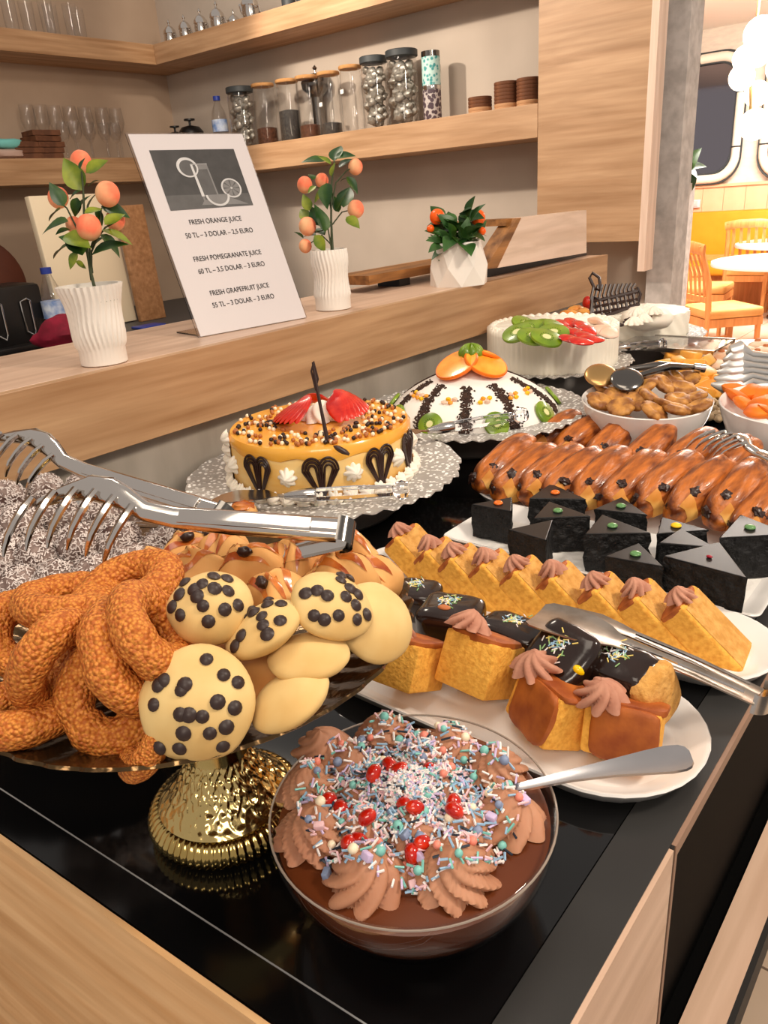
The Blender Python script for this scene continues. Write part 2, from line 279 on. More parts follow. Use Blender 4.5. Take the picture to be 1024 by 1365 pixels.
# silver cups on a tray
tr=aty(283,38,YS)
tag(MB().box((-.36,-.07,0),(.42,.07,.008)).obj('serving_tray','steel_dark',None,T(tr.x+.02,YS,ZU),bev=.003),'thin dark tray under the silver lidded cups','tray')
def cup(lab,px,s=1,spout=False):
    x=aty(px,35,YS).x; t=thing('coffee_cup' if not spout else 'coffee_pot',lab,'cup' if not spout else 'pot',(x,YS,ZU+.008),group=None)
    MB().lathe([(.022,0),(.03,.004),(.036,.03),(.034,.055),(.036,.06)],20,m=S(s)).obj('body','steel',t)
    MB().lathe([(.037,.06),(.034,.075),(.02,.092),(.006,.1),(.004,.108),(.009,.114),(.004,.124),(0,.132)],20,m=S(s)).obj('lid','steel',t)
    MB().tube([(.034,0,.05),(.055,0,.05),(.058,0,.03),(.036,0,.016)],.0045,8,m=S(s)).obj('handle','steel',t)
    if spout: MB().tube([(-.03,0,.03),(-.05,0,.05),(-.06,0,.075)],[.012,.008,.006],8,m=S(s)).obj('spout','steel',t)
for i,px in enumerate((225,246,268,291)): cup('small silver lidded cup, %s from the left on the upper shelf tray'%ORD[i],px,[1,1,1.05,1.12][i])
x=aty(312,28,YS).x
t=thing('sugar_bowl','low silver sugar bowl with pointed lid, right of the four cups','bowl',(x,YS,ZU+.008)); MB().lathe([(.02,0),(.038,.012),(.036,.03)],20).obj('body','steel',t); MB().lathe([(.038,.03),(.02,.05),(.004,.06),(.006,.07),(0,.085)],20).obj('lid','steel',t)
cup('silver pot with handle at the right end of the upper shelf tray',336,1.25,True)
for i,px in enumerate((385,405,422)):
    x=aty(px,5,YS).x; t=thing('storage_tin','dark grey tin, %s of three cut off at the photo top edge'%ORD[i],'tin',(x,YS,ZU)); MB().lathe([(.034,0),(.036,.01),(.036,.1)],20).obj('body','dark_lid',t); MB().lathe([(.038,.1),(.038,.115),(0,.118)],20).obj('lid','steel_dark',t)
# jars on the lower shelf
def jar(px,wpx,toppx,kind,fill,flh,lab):
    x=aty(px,170,YS).x; k=V((x,YS,ZL)); dep=(k-CAM).dot(-VF); r=wpx*dep/FPX/2; h=abs(plane(px,toppx[0],k).z-plane(px,toppx[1],k).z)*.97
    t=thing('storage_jar',lab,'jar',k)
    lh=.03 if kind=='lid' else .016
    MB().lathe([(r*.9,0),(r,.006),(r,(h-lh)*.86),(r*.93,(h-lh)),(r*.9,(h-lh)),(r*.96,(h-lh)*.86),(r*.96,.008),(0,.007)],24).obj('glass_body','glass',t)
    MB().lathe([(r*.98,h-lh),(r*1.03,h-lh+.003),(r*1.03,h-.003),(r*.97,h),(0,h)],24).obj('lid','dark_lid' if kind=='lid' else 'cork',t)
    if fill=='foil':
        for j in range(60):
            a=j*2.4; rr=r*.62*(.45+.55*(j%3)/2.); MB().ball((r*.36,r*.3,.017),8,6,.3,3,j).obj('foil_packet','foil',t,T(rr*math.cos(a),rr*math.sin(a),.03+(h-lh-.05)*j/60)@RX(j))
    elif fill: MB().lathe([(r*.9,.009),(r*.93,.012),(r*.93,flh*h),(r*.5,flh*h+.006),(0,flh*h+.008)],24).obj('contents',fill,t)
    return t,r,h
jar(325,34,(112,193),'lid','foil',0,'glass jar of silver packets beside the water bottle')
for i,(px,tp,f,fh,d) in enumerate([(356,(109,190),'coffee',.28,'ground coffee, nearest the packets'),(388,(102,184),'tea_black',.5,'dark tea filling half of it'),(414,(96,179),'coffee',.22,'brown grounds, left of the first paper label'),(443,(90,174),'tea_black',.2,'dark leaves and a small paper label'),(472,(84,172),None,0,'nothing inside and a small paper label')]):
    t,r,h=jar(px,29,tp,'cork',f,fh,'cork-lidded glass jar with '+d)
    if i>2: MB().box((-.014,-.001,-.009),(.014,.001,.009),RZ(-.3)).obj('paper_label','label_white',t,T(-r*.25,-r*1.01,h*(.5 if i==3 else .62)),smooth=False)
jar(503,35,(73,168),'lid','foil',0,'large glass jar of silver packets, left of the tallest')
jar(540,41,(65,163),'lid','foil',0,'tallest large glass jar of silver packets on the shelf')
# patterned tube
x=aty(577,155,YS).x; t=thing('patterned_flask','teal and purple patterned flask at the end of the jars','flask',(x,YS,ZL))
MB().lathe([(.04,0),(.042,.004),(.042,.13)],24).obj('lower_sleeve','dark_pat',t); MB().lathe([(.042,.131),(.0425,.135),(.0425,.145),(.042,.148)],24).obj('ring','steel',t); MB().lathe([(.042,.149),(.042,.262)],24).obj('upper_sleeve','teal_pat',t); MB().lathe([(.042,.263),(.042,.285),(0,.288)],24).obj('lid','steel_dark',t)
# water bottle
def bottle(k,h,lab,cap,body='glass'):
    t=thing('water_bottle',lab,'bottle',k); r=h*.155
    MB().lathe([(r*.9,0),(r,.01),(r,h*.3),(r*.94,h*.33),(r,h*.36),(r,h*.62),(r*.8,h*.74),(r*.36,h*.88),(r*.36,h*.93),(r*.3,h*.93),(r*.7,h*.74),(r*.9,h*.6),(r*.9,.012),(0,.01)],20).obj('body',body,t)
    MB().lathe([(r*1.01,h*.36),(r*1.01,h*.58)],20).obj('label','blue_label',t); MB().lathe([(r*.45,h*.92),(r*.45,h),(0,h)],16).obj('cap',cap,t)
bottle(V((aty(300,190,YS).x,YS-.02,ZL)),.285,'small plastic water bottle with blue cap on the lower shelf','blue')
for i,px in enumerate((234,255)):
    x=aty(px,178,YS+.03).x; t=thing('press_pot','small black press pot, %s behind the menu sign'%['left one','right one'][i],'pot',(x,YS+.03,ZL))
    MB().lathe([(.04,0),(.042,.005),(.042,.075),(.03,.09),(.008,.095)],18,m=S(1.6+.2*i)).obj('body','black_plastic',t); MB().lathe([(.004,.094),(.004,.108),(.018,.11),(.018,.115),(0,.116)],14,m=S(1.6+.2*i)).obj('plunger','black_plastic',t)
# glass bowl behind cork jars with lid knob
x=aty(430,170,3.34).x; t=thing('glass_cloche','rounded dark glass jar with knob standing behind the cork-lidded jars','jar',(x,3.32,ZL))
MB().lathe([(.03,0),(.032,.2),(.075,.24),(.08,.27),(.06,.3),(.012,.312)],20).obj('body','steel_dark',t); MB().lathe([(.008,.31),(.006,.325),(.014,.335),(0,.35)],14).obj('knob','steel',t)
# round coaster stacks
for k,(px,n,dd) in enumerate([(641,5,'left stack'),(676,8,'middle stack'),(706,8,'right stack')]):
    x=aty(px,150,YS-.02).x
    cm=MB().lathe([(.05,0),(.052,.003),(.052,.012),(.05,.0135),(0,.0135)],22).mesh('coaster_disc',['coaster']); cm2=MB().lathe([(.05,0),(.052,.003),(.052,.012),(.05,.0135),(0,.0135)],22).mesh('coaster_disc',['coaster_pale'])
    for j in range(n):
        o=inst('round_coaster',cm2 if j<2 else cm,None,T(x+.003*((j*3)%3-1),YS-.02,ZL+.0138*j)); tag(o,'%s round coaster, %s from the bottom of the %s near the oak panel'%('pale' if j<2 else 'brown',ORD[j],dd),'coaster','round coasters on the lower shelf')
# ---------------------------------------------------------------- back counter along the left wall and what stands on it
bc=thing('back_counter','dark-topped work counter behind the bar at far left','counter',(-3.9,1.4,0)); MB().box((-.49,-1.9,.0),(.5,1.96,.86)).obj('body','oak_dark',bc,smooth=False); MB().box((-.49,-1.9,.86),(.53,1.96,.9)).obj('worktop','dark_counter',bc,smooth=False)
tag(MB().box((-.02,-.22,0),(.02,.22,.64)).obj('cream_board','cream_board',None,T(-3.72,atx(112,330,-3.72).y,.905)@RY(-.08)@RZ(.05),bev=.004),'large cream board standing behind the first peach plant','board')
tag(MB().box((-.015,-.08,0),(.015,.08,.58)).obj('brown_board','oak_dark',None,T(-3.66,atx(190,350,-3.66).y,.9)@RY(-.06),bev=.004),'narrow brown board beside the cream board','board')
cmk=thing('coffee_machine','black coffee machine with two silver handles at the left edge','coffee machine',(-3.55,1.56,.9))
MB().box((-.16,-.3,0),(.1,.22,.28)).obj('body','black_plastic',cmk,bev=.02); MB().box((-.14,-.28,-.0),(.17,.2,.03)).obj('drip_tray','black_plastic',cmk,bev=.006)
for y in (.0,.13): MB().tube([(.105,y-.022,.21),(.125,y,.22),(.105,y+.022,.21),(.105,y+.02,.08),(.125,y,.06),(.105,y-.02,.08)],.005,8,True).obj('handle','steel',cmk)
tag(MB().lathe([(0,-.02),(.2,-.02),(.225,0),(.2,.02),(0,.02)],40).obj('round_tray','rust',None,T(-3.9,1.72,1.17)@RY(pi/2-.1)),'large rust brown round tray standing behind the coffee machine','tray')
bottle(V((-3.42,atx(70,400,-3.42).y,.9)),.34,'large plastic water bottle with blue label beside the coffee machine','blue')
tag(MB().ball((.09,.11,.07),28,16,.35,1.6,3).obj('crimson_cloth','crimson',None,T(-3.1,1.66,.98)@S(1.1)),'crumpled crimson cloth left of the first peach plant','cloth')
sb=thing('side_stand','dark low stand carrying the crimson cloth','stand',(-3.13,1.62,0)); MB().box((-.2,-.25,.88),(.2,.25,.905)).obj('top','dark_counter',sb,smooth=False)
for a in (-.17,.17):
    for b in (-.22,.22): MB().box((a-.02,b-.02,0),(a+.02,b+.02,.88)).obj('leg','dark_counter',sb,smooth=False)
tag(MB().box((-.05,-.07,0),(.05,.07,.012)).obj('blue_sponge','blue',None,T(-3.42,2.28,.9),bev=.003),'flat blue cloth at the foot of the brown board','cloth')
# ---------------------------------------------------------------- bar ledge
XF=-1.17; ZB=1.187
bar=thing('bar_ledge','long oak bar ledge with marble back running behind the cakes','bar',(XF-.1,1.2,0)); O=T(-XF+.1,-1.2,0)
MB().box((XF-.36,-.6,ZB-.03),(XF-.02,2.66,ZB),O).obj('top_board','oak_pale',bar,smooth=False,bev=.001)
MB().box((XF-.02,-.6,1.05),(XF,2.68,ZB),O).obj('fascia_board','oak_y',bar,smooth=False,bev=.001)
MB().box((XF-.06,-.6,0),(XF-.035,2.66,1.157),O).obj('marble_panel','marble_grey',bar,smooth=False)
MB().box((XF-.34,-.6,0),(XF-.32,2.66,1.157),O).obj('rear_panel','oak_dark',bar,smooth=False)
MB().box((XF-.36,2.64,.9),(XF-.002,2.678,1.05),O).obj('end_board','oak_pale',bar,smooth=False)
# live edge tray at the far end of the ledge
le=thing('live_edge_stand','live-edge wooden stand with upright panel at the bar far end','stand',(XF-.1,2.3,ZB)); O=T(-XF+.1,-2.3,-ZB)
ya=atx(493,360,XF-.2).y
def jag(y0,y1,x,n,am): return [(x+am*noise.noise(V((i*1.7,3,1))),y0+(y1-y0)*i/(n-1)) for i in range(n)]
MB().prism([(XF-.34,ya)]+[(XF-.205+.016*noise.noise(V((i*1.3,0,0))),ya+.07*i) for i in range(10)]+[(XF-.34,ya+.63)],ZB+.022,ZB+.046,O).obj('seat_board','bark',le,smooth=False)
for y in (ya+.15,ya+.55): MB().box((XF-.3,y,ZB),(XF-.22,y+.05,ZB+.022),O).obj('foot','black_plastic',le,smooth=False)
# slanted bark frame and front panel : polygons in the Y-Z plane
def yz(poly,x0,x1): return MB().prism(poly,0,x1-x0,O@T(x0,0,0)@M(((0,0,1,0),(1,0,0,0),(0,1,0,0),(0,0,0,1))))
def yp(pts,x): return [(q.y,q.z) for q in (atx(a,b,x) for a,b in pts)]
yz(yp([(664,357),(782,337),(782,280),(696,290)],XF-.01),XF-.05,XF-.01).obj('front_panel','pale_y',le,smooth=False)
yz(yp([(646,359),(664,357),(680,322),(697,290),(690,291),(672,318)],XF-.012),XF-.06,XF-.012).obj('bark_edge','bark',le,smooth=False)
yz(yp([(674,301),(694,297),(695,290),(675,292)],XF-.03),XF-.2,XF-.03).obj('top_slat','bark',le,smooth=False)
yz([(2.0,ZB),(2.66,ZB),(2.66,ZB+.03),(2.0,ZB+.03)],XF-.12,XF-.07).obj('shadow_gap','black_plastic',le,smooth=False)  # black bar standing in for the shadow gap under the front panel
# ---------------------------------------------------------------- buffet counter
bu=thing('buffet_counter','black glass-topped oak buffet counter carrying all the pastries','counter',(-.65,1.4,0)); O=T(.65,-1.4,0)
yf=lambda x:.218+(x+.145)*.085
XL,XR,YE=-1.203,-.145,2.72
MB().prism([(XL,yf(XL)),(XR,yf(XR)),(XR,YE),(XL,YE)],.872,.897,O).obj('top_slab','black_glass',bu,smooth=False)
dy=.032; bw=.042
MB().prism([(XL,yf(XL)+dy+.001),(XR-bw-.001,yf(XR-bw)+dy+.001),(XR-bw-.001,YE),(XL,YE)],.897,.9,O).obj('glass_pane','black_glass',bu,smooth=False)
MB().prism([(XL,yf(XL)),(XR,yf(XR)),(XR-bw,yf(XR-bw)+dy),(XL,yf(XL)+dy)],.897,.9,O).obj('edge_strip','black_gloss',bu,smooth=False)
MB().prism([(XR,yf(XR)),(XR,YE),(XR-bw,YE),(XR-bw,yf(XR-bw)+dy)],.897,.9,O).obj('edge_strip','grey_strip',bu,smooth=False)
q=lambda x,y:(x,y)
MB().prism([(XL,yf(XL)+dy),(XR-bw,yf(XR-bw)+dy),(XR-bw,yf(XR-bw)+dy+.0012),(XL,yf(XL)+dy+.0012)],.899,.9004,O).obj('seam','seam',bu,smooth=False)
MB().prism([(XL,yf(XL)-.006),(XR+.004,yf(XR)-.006),(XR+.004,yf(XR)+.012),(XL,yf(XL)+.012)],.1,.872,O).obj('front_panel','oak_front',bu,smooth=False)
MB().prism([(XL,yf(XL)-.006),(XR+.004,yf(XR)-.006),(XR+.004,yf(XR)-.001),(XL,yf(XL)-.001)],.872,.899,O).obj('front_lip','oak_front',bu,smooth=False)
MB().box((XR-.012,yf(XR)-.004,.1),(XR+.004,.507,.899),O).obj('side_panel','oak_pale',bu,smooth=False)
MB().box((XR-.012,.508,.1),(XR+.003,.512,.899),O).obj('black_joint','black_line',bu,smooth=False)  # black strip between the side panel and its edge trim
MB().box((XR-.012,.5125,.1),(XR+.004,.518,.899),O).obj('edge_trim','taupe',bu,smooth=False)
MB().box((XR,.518,.885),(XR+.004,YE,.899),O).obj('edge_trim','taupe',bu,smooth=False)
MB().box((XR-.02,.518,.1),(XR-.004,YE,.885),O).obj('side_glass','black_side',bu,smooth=False)
MB().box((XL,.3,.0),(XR-.05,YE-.02,.1),O).obj('plinth','black_line',bu,smooth=False)
MB().box((XR-.004,.3,.58),(XR+.012,YE,.625),O).obj('rail_gap','black_side',bu,smooth=False)
MB().box((XR+.012,.3,.59),(XR+.05,YE,.63),O).obj('rail_board','oak_pale',bu,smooth=False)
MB().box((XR+.05,.3,.58),(XR+.056,YE,.629),O).obj('rail_edge','black_line',bu,smooth=False)
MB().box((XL,YE-.02,.1),(XR,YE,.872),O).obj('rear_panel','oak_front',bu,smooth=False)
# ---------------------------------------------------------------- ledge: plants and sign
def leafmesh(n,L=.06,Wd=.02,curl=.3,m='leaf'):
    def fn(u,v):
        x=u*L; w=Wd*math.sin(pi*min(1,u**.8))**.9*(1-.25*u); y=(v-.5)*2*w; return (x,y,abs(v-.5)*w*.7-curl*L*u*u)
    b=MB().grid(fn,8,5); me=b.mesh(n,[m],ang=80); return me
LM=[leafmesh('leaf_blade',.058,.017,.25),leafmesh('leaf_blade',.05,.014,.45),leafmesh('leaf_blade',.052,.016,.1,'leaf_lime')]
SM=[leafmesh('leaf_blade',.04,.013,.3,'leaf_small'),leafmesh('leaf_blade',.034,.012,.5,'leaf_small'),leafmesh('leaf_blade',.036,.012,.1,'leaf')]
def leafat(root,me,base,tip,off=0):
    d=(V(tip)-V(base)); L=d.length; d.normalize(); z=(VF*.6+V((0,0,.7))+V((R_(-.4,.4),R_(-.4,.4),0))); z=(z-d*z.dot(d)).normalized()
    m=M((d,z.cross(d),z)).transposed().to_4x4(); m.translation=V(base)
    bl=max(v.co.x for v in me.vertices); return inst('leaf',me,root,root.matrix_world.inverted()@m@S(L/bl*1.08,L/bl*1.28,L/bl))
def wavy_vase(rt,rb,h,ph):
    prof=[(rb*.9,0),(rb,.002),(rb,.2*h)]+[(rb+(rt-rb)*(t/16.)+.002*math.sin(t/16.*pi*2.2+ph),h*(.2+.8*t/16.)) for t in range(1,17)]+[(rt*.93,h),(rt*.88,h*.8),(0,h*.78)]
    def rf(a,i):
        if i<3 or i>18: return 1,0
        t=(i-2)/16.; return 1+.03*math.cos(32*(a+.07*math.sin(t*6+ph+math.sin(a*2))))+.012*math.sin(2*a+t*5),0
    return MB().lathe(prof,156,rf)
def peach_plant(px,py,hpx,wt,wb,lab,fruits,leaves,stems,ph):
    k=at(px,py,ZB); dep=(k-CAM).dot(-VF); s=dep/FPX; h=hpx*s*.97
    t=thing('peach_plant',lab,'plant',k)
    vz=wavy_vase(wt*s/2,wb*s/2,h,ph).obj('vase','ceramic',t)
    MB().lathe([(0,h*.8),(wt*s/2*.9,h*.8),(wt*s/2*.86,h*.83),(0,h*.84)],24).obj('soil','stem',t)
    w2l=t.matrix_world.inverted(); kc=k+V((0,0,h*.8))
    for i,(pts,r) in enumerate(stems):
        MB().tube([w2l@plane(x,y,kc,.012*((i*5)%3-1)*(j/len(pts))) for j,(x,y) in enumerate(pts)],[r*(1-.5*j/len(pts)) for j in range(len(pts))],7).obj('stem','stem',t)
    for i,(x,y,d,of) in enumerate(fruits):
        c=w2l@plane(x,y,kc,of); r=d*s/2
        def fn(p): 
            g=math.atan2(p.y,p.x); return p*(1-.06*math.exp(-(g*3)**2)*(1-abs(p.z))-.08*max(0,p.z-.85)*4)
        MB().ball((r*.97,r*.97,r*1.04),24,16,fn=fn).obj('peach','peach',t,T(c)@frame(VU,VF*.5+VR*R_(-1,1)).to_3x3().to_4x4())
    for i,(x,y,x2,y2,of,k2) in enumerate(leaves):
        leafat(t,LM[k2],plane(x,y,kc,of),plane(x2,y2,kc,of+R_(-.02,.02)))
    return t
c4=lambda x,y:(x/4.267,200+y/4.267)
fr=[(460,65,118,.03),(330,270,115,.02),(612,250,132,-.02),(505,440,136,-.035),(420,425,90,.02),(655,400,110,.02)]
lv=[(470,230,365,55,0,2),(455,110,470,40,-.03,0),(490,130,600,55,-.01,2),(500,210,545,160,.01,0),(400,190,400,150,.02,2),(365,320,290,190,-.03,0),(400,280,440,220,.0,0),(345,335,265,380,0,0),(390,405,230,440,-.02,0),(440,370,460,250,.01,1),(480,360,575,330,-.03,2),(575,320,725,355,0,0),(595,425,700,360,-.03,2),(545,340,590,410,.0,1),(575,455,745,520,-.02,2),(520,600,690,500,-.01,0),(480,540,345,480,-.02,0),(470,600,390,455,-.03,0),(380,545,290,590,-.01,0),(440,580,395,670,-.03,2),(430,635,490,670,-.01,2),(570,480,690,560,.02,1),(440,270,420,370,0,1),(520,560,560,480,.02,1),(400,450,320,460,.01,0),(500,350,510,230,.02,1),(370,480,500,540,-.03,2)]
peach_plant(140,484,104,78,60,'artificial peach branch in a ribbed white vase left of the menu sign',[c4(a,b)+(c/4.267,d) for a,b,c,d in fr],[c4(a,b)+c4(c,d)+(e,f) for a,b,c,d,e,f in lv],
  [([c4(540,790),c4(515,690),c4(495,560),c4(480,400),c4(475,250),c4(465,120)],.0028),([c4(520,740),c4(500,600),c4(450,470),c4(380,330),c4(330,290)],.002),([c4(520,720),c4(520,580),c4(570,460),c4(575,340),c4(610,280)],.002),([c4(525,700),c4(510,560),c4(600,440),c4(655,410)],.002),([c4(515,690),c4(490,560),c4(505,450)],.002)],.4)
c5=lambda x,y:(380+x/2.438,170+y/2.438)
fr=[(229,128,48,0),(64,186,50,0),(120,172,44,.02),(230,265,54,-.01),(73,321,56,-.02),(66,385,42,0)]
lv=[(160,110,175,50,0,0),(150,120,110,90,-.01,2),(160,100,220,80,0,0),(130,110,60,98,.01,0),(150,160,160,115,-.02,2),(175,130,215,95,.02,0),(200,160,240,205,0,0),(215,165,180,160,.01,1),(90,170,85,140,0,1),(100,190,75,210,-.02,2),(130,200,95,240,-.02,2),(135,180,130,250,-.03,0),(165,270,190,200,-.01,0),(175,275,160,230,.01,1),(190,260,205,185,.02,0),(200,290,240,322,-.02,2),(130,340,110,250,-.02,0),(115,320,85,255,0,0),(80,270,60,220,.0,2),(75,300,50,265,.01,2),(95,350,130,400,-.03,2),(120,350,145,300,.01,1),(100,350,60,345,.01,0),(150,250,140,200,.01,1),(130,350,90,320,.02,0),(60,360,35,335,.01,0)]
peach_plant(445,412,78,46,47,'artificial peach branch in a ribbed white vase right of the menu sign',[c5(a,b)+(c/2.438,d) for a,b,c,d in fr],[c5(a,b)+c5(c,d)+(e,f) for a,b,c,d,e,f in lv],
  [([c5(155,405),c5(150,300),c5(150,200),c5(160,110)],.003),([c5(150,400),c5(150,320),c5(185,275),c5(225,265)],.002),([c5(152,400),c5(140,330),c5(100,340),c5(75,325)],.002),([c5(150,260),c5(165,180),c5(200,140),c5(225,128)],.002),([c5(150,270),c5(140,200),c5(100,195),c5(66,190)],.002),([c5(150,380),c5(120,350),c5(70,385)],.002)],2.2)
# low faceted pot with orange berries
k=at(612,379,ZB); s=(k-CAM).dot(-VF)/FPX; t=thing('berry_plant','low green plant with orange berries in a faceted white pot','plant',k); w2l=t.matrix_world.inverted(); kc=k+V((0,0,.1))
b=MB(); n=7; rb,rm,rt,h=39*s,37*s,31*s,54*s
vs=[(rb*math.cos(2*pi*i/n),rb*math.sin(2*pi*i/n),0) for i in range(n)]+[(rm*1.04*math.cos(2*pi*(i+.5)/n),rm*1.04*math.sin(2*pi*(i+.5)/n),h*.45) for i in range(n)]+[(rt*math.cos(2*pi*i/n),rt*math.sin(2*pi*i/n),h) for i in range(n)]+[(rt*.88*math.cos(2*pi*i/n),rt*.88*math.sin(2*pi*i/n),h*.9) for i in range(n)]
fs=[tuple(range(n-1,-1,-1)),tuple(3*n+i for i in range(n))]
for i in range(n):
    j=(i+1)%n; fs+=[(i,j,n+i),(n+i,j,n+j),(n+i,n+j,2*n+j),(n+i,2*n+j,2*n+i),(2*n+i,2*n+j,3*n+j,3*n+i)]
b.add(vs,fs); b.obj('pot','ceramic',t,smooth=False)
for x,y in ((583,289),(637,290),(643,308),(574,305)):
    MB().ball(10*s if y<300 else 5*s,16,12).obj('berry','orange_berry',t,T(w2l@plane(x,y,kc,-.015))); MB().tube([(0,0,h*.9),w2l@plane(x,y+8,kc,0)],.0015,6).obj('stem','stem',t)
for i in range(64):
    a=R_(0,2*pi); e=R_(-.25,1.2); L=R_(.035,.06); r0=R_(.0,.035); bz=R_(.1,.15)+.02*math.cos(a*2); base=k+V((r0*math.cos(a)*1.6,r0*math.sin(a)*1.6,bz+.02*(1-r0/.035)))
    leafat(t,SM[i%3],base,base+V((math.cos(a)*math.cos(e),math.sin(a)*math.cos(e),math.sin(e)))*L)
for i in range(9): MB().tube([(0,0,h*.9),(.05*math.cos(i*.7),.05*math.sin(i*.7),.14)],.0014,5).obj('stem','stem',t)
# menu sign : clear stand holding a printed sheet
bl=V((-1.276,.966,ZB+.002)); br=V((-1.236,1.217,ZB+.002)); tl=V((-1.445,.98,1.578)); 
ex=(br-bl).normalized(); ey=(tl-bl); ey=(ey-ex*ey.dot(ex)).normalized(); ez=ex.cross(ey); wd=(br-bl).length*1.04; hg=.418
m=M((ex,ey,ez)).transposed().to_4x4(); m.translation=bl
sg=thing('menu_sign','white juice price sheet in a clear slanted sign holder','sign',m=m)
MB().box((-.004,-.001,-.0045),(wd+.004,hg+.004,-.0025)).obj('back_pane','acrylic',sg,smooth=False); MB().box((0,0,-.0022),(wd,hg,.0)).obj('sheet','paper',sg,smooth=False)
foot=MB(); foot.box((-.004,0,-.09),(wd+.004,.003,-.0045)); fo=foot.obj('stand_foot','acrylic',sg,T(0,.002,-.003)@RX(.41),smooth=False)
ph=MB(); X0,X1,Y0,Y1=.032,wd-.035,hg*.62,hg*.92
def poly(pts,z,k): ph.k=k; ph.add([(X0+(X1-X0)*x,Y0+(Y1-Y0)*y,z) for x,y in pts],[tuple(range(len(pts)))])
def disc(cx,cy,r,z,k,n=28,a0=0,a1=2*pi): poly([(cx+r*.72*math.cos(a0+(a1-a0)*i/n),cy+r*math.sin(a0+(a1-a0)*i/n)) for i in range(n+(0 if a1-a0>6 else 1))],z,k)
poly([(0,0),(1,0),(1,1),(0,1)],.0004,4); poly([(0,0),(1,0),(1,.22),(0,.25)],.0006,0); poly([(.38,.06),(.95,.03),(.75,.16),(.45,.18)],.0007,1)
poly([(.42,.12),(.62,.12),(.6,.74),(.4,.74)],.0008,1); poly([(.44,.14),(.6,.14),(.585,.66),(.42,.66)],.001,0)
disc(.36,.7,.17,.0011,3); disc(.365,.69,.135,.0012,0); disc(.8,.32,.17,.0011,3); disc(.8,.32,.145,.0012,1); disc(.8,.32,.02,.0014,3)
disc(.6,.22,.2,.0013,3,16,-pi,0); disc(.6,.22,.165,.0015,1,16,-pi,0); poly([(.41,.2),(.445,.2),(.425,.74),(.40,.74)],.0014,3); poly([(.4,.74),(.6,.74),(.6,.755),(.4,.755)],.0014,2)
for i in range(8):
    a=i*pi/4; poly([(.8+.1*math.cos(a+.1),.32+.13*math.sin(a+.1)),(.8+.1*math.cos(a-.1),.32+.13*math.sin(a-.1)),(.8,.32)],.0014,0)
ph.obj('printed_photo',['print0','print1','print2','print3','print4'],sg,smooth=False)
def text(s,size,parent,m,mt,ex=.0002,sx=.86):
    c=bpy.data.curves.new('lettering','FONT'); c.body=s; c.size=size; c.align_x='CENTER'; c.extrude=ex; c.offset=0; o=bpy.data.objects.new('t',c); sc.collection.objects.link(o)
    bpy.context.view_layer.update(); me=bpy.data.meshes.new_from_object(o.evaluated_get(bpy.context.evaluated_depsgraph_get())); bpy.data.objects.remove(o); me.materials.clear(); me.materials.append(MATS[mt]); return inst('lettering',me,parent,m@S(sx,1,1))
for s,y in (('FRESH ORANGE JUICE',.545),('50 TL – 3 DOLAR – 2,5 EURO',.48),('FRESH POMEGRANATE JUICE',.362),('60 TL – 3,5 DOLAR – 3 EURO',.3),('FRESH GRAPEFRUIT JUICE',.187),('55 TL – 3 DOLAR – 3 EURO',.127)):
    text(s,.0148,sg,T(wd*.475,hg*y,.0008),'ink')
# ---------------------------------------------------------------- dining room beyond the pillar
def rrect(hx,hy,r,n=6):
    return [(sx*(hx-r)+r*math.cos(a0+pi/2*i/n),sy*(hy-r)+r*math.sin(a0+pi/2*i/n)) for sx,sy,a0 in ((1,1,0),(-1,1,pi/2),(-1,-1,pi),(1,-1,1.5*pi)) for i in range(n+1)]
XZ=M(((1,0,0,0),(0,0,-1,0),(0,1,0,0),(0,0,0,1)))
def mirror(xc,lab):
    t=thing('wall_mirror',lab,'mirror',(xc,9.94,2.0)); hx,hz=.47,.62
    MB().prism(rrect(hx-.04,hz-.04,.2,8),0,.02,XZ@T(0,0,-.01)).obj('glass','mirror',t,smooth=False)
    pts=[(x,-.03,z) for x,z in rrect(hx,hz,.24,8)]; MB().tube(pts,.05,10,True).obj('tube_frame','tube_cream',t)
    for d in (-.052,.052): MB().tube([(x*(1+d/hx),-.035,z*(1+d/hz)) for x,z in rrect(hx,hz,.24,8)],.012,6,True).obj('rim_wire','dark_lid',t)
    for x,z in ((hx,.25),(hx,-.3),(-hx,-.3),(-hx,.25),(0,hz),(0,-hz)): MB().ball((.06 if abs(x)>.1 else .015,.062,.015 if abs(x)>.1 else .06),10,6).obj('clip','dark_lid',t,T(x,-.03,z))
mirror(-3.33,'rounded wall mirror with tube frame beside the pillar'); mirror(-2.1,'rounded wall mirror with tube frame behind the globe lamp')
bn=thing('yellow_bench','yellow upholstered bench along the dining wall','bench',(-2.5,9.6,0))
MB().box((-1.2,.12,.5),(3,.32,1.03)).obj('backrest','bench_yellow',bn,bev=.03); MB().box((-1.2,-.3,.36),(3,.14,.5)).obj('seat','bench_yellow',bn,bev=.03); MB().box((-1.2,-.2,0),(3,.3,.36)).obj('plinth','chair_wood',bn,smooth=False); MB().box((-1.2,.06,.48),(3,.12,.56)).obj('piping','seat_tan',bn,smooth=False)
so=thing('wall_socket','grey double wall socket on the peach boards','socket',(-3.3,9.93,1.12)); MB().box((-.09,-.015,-.045),(.09,0,.045)).obj('plate','paper',so,bev=.004); 
for x in (-.045,.03): MB().box((x-.03,-.02,-.03),(x+.03,-.014,.03)).obj('outlet','concrete',so,smooth=False)
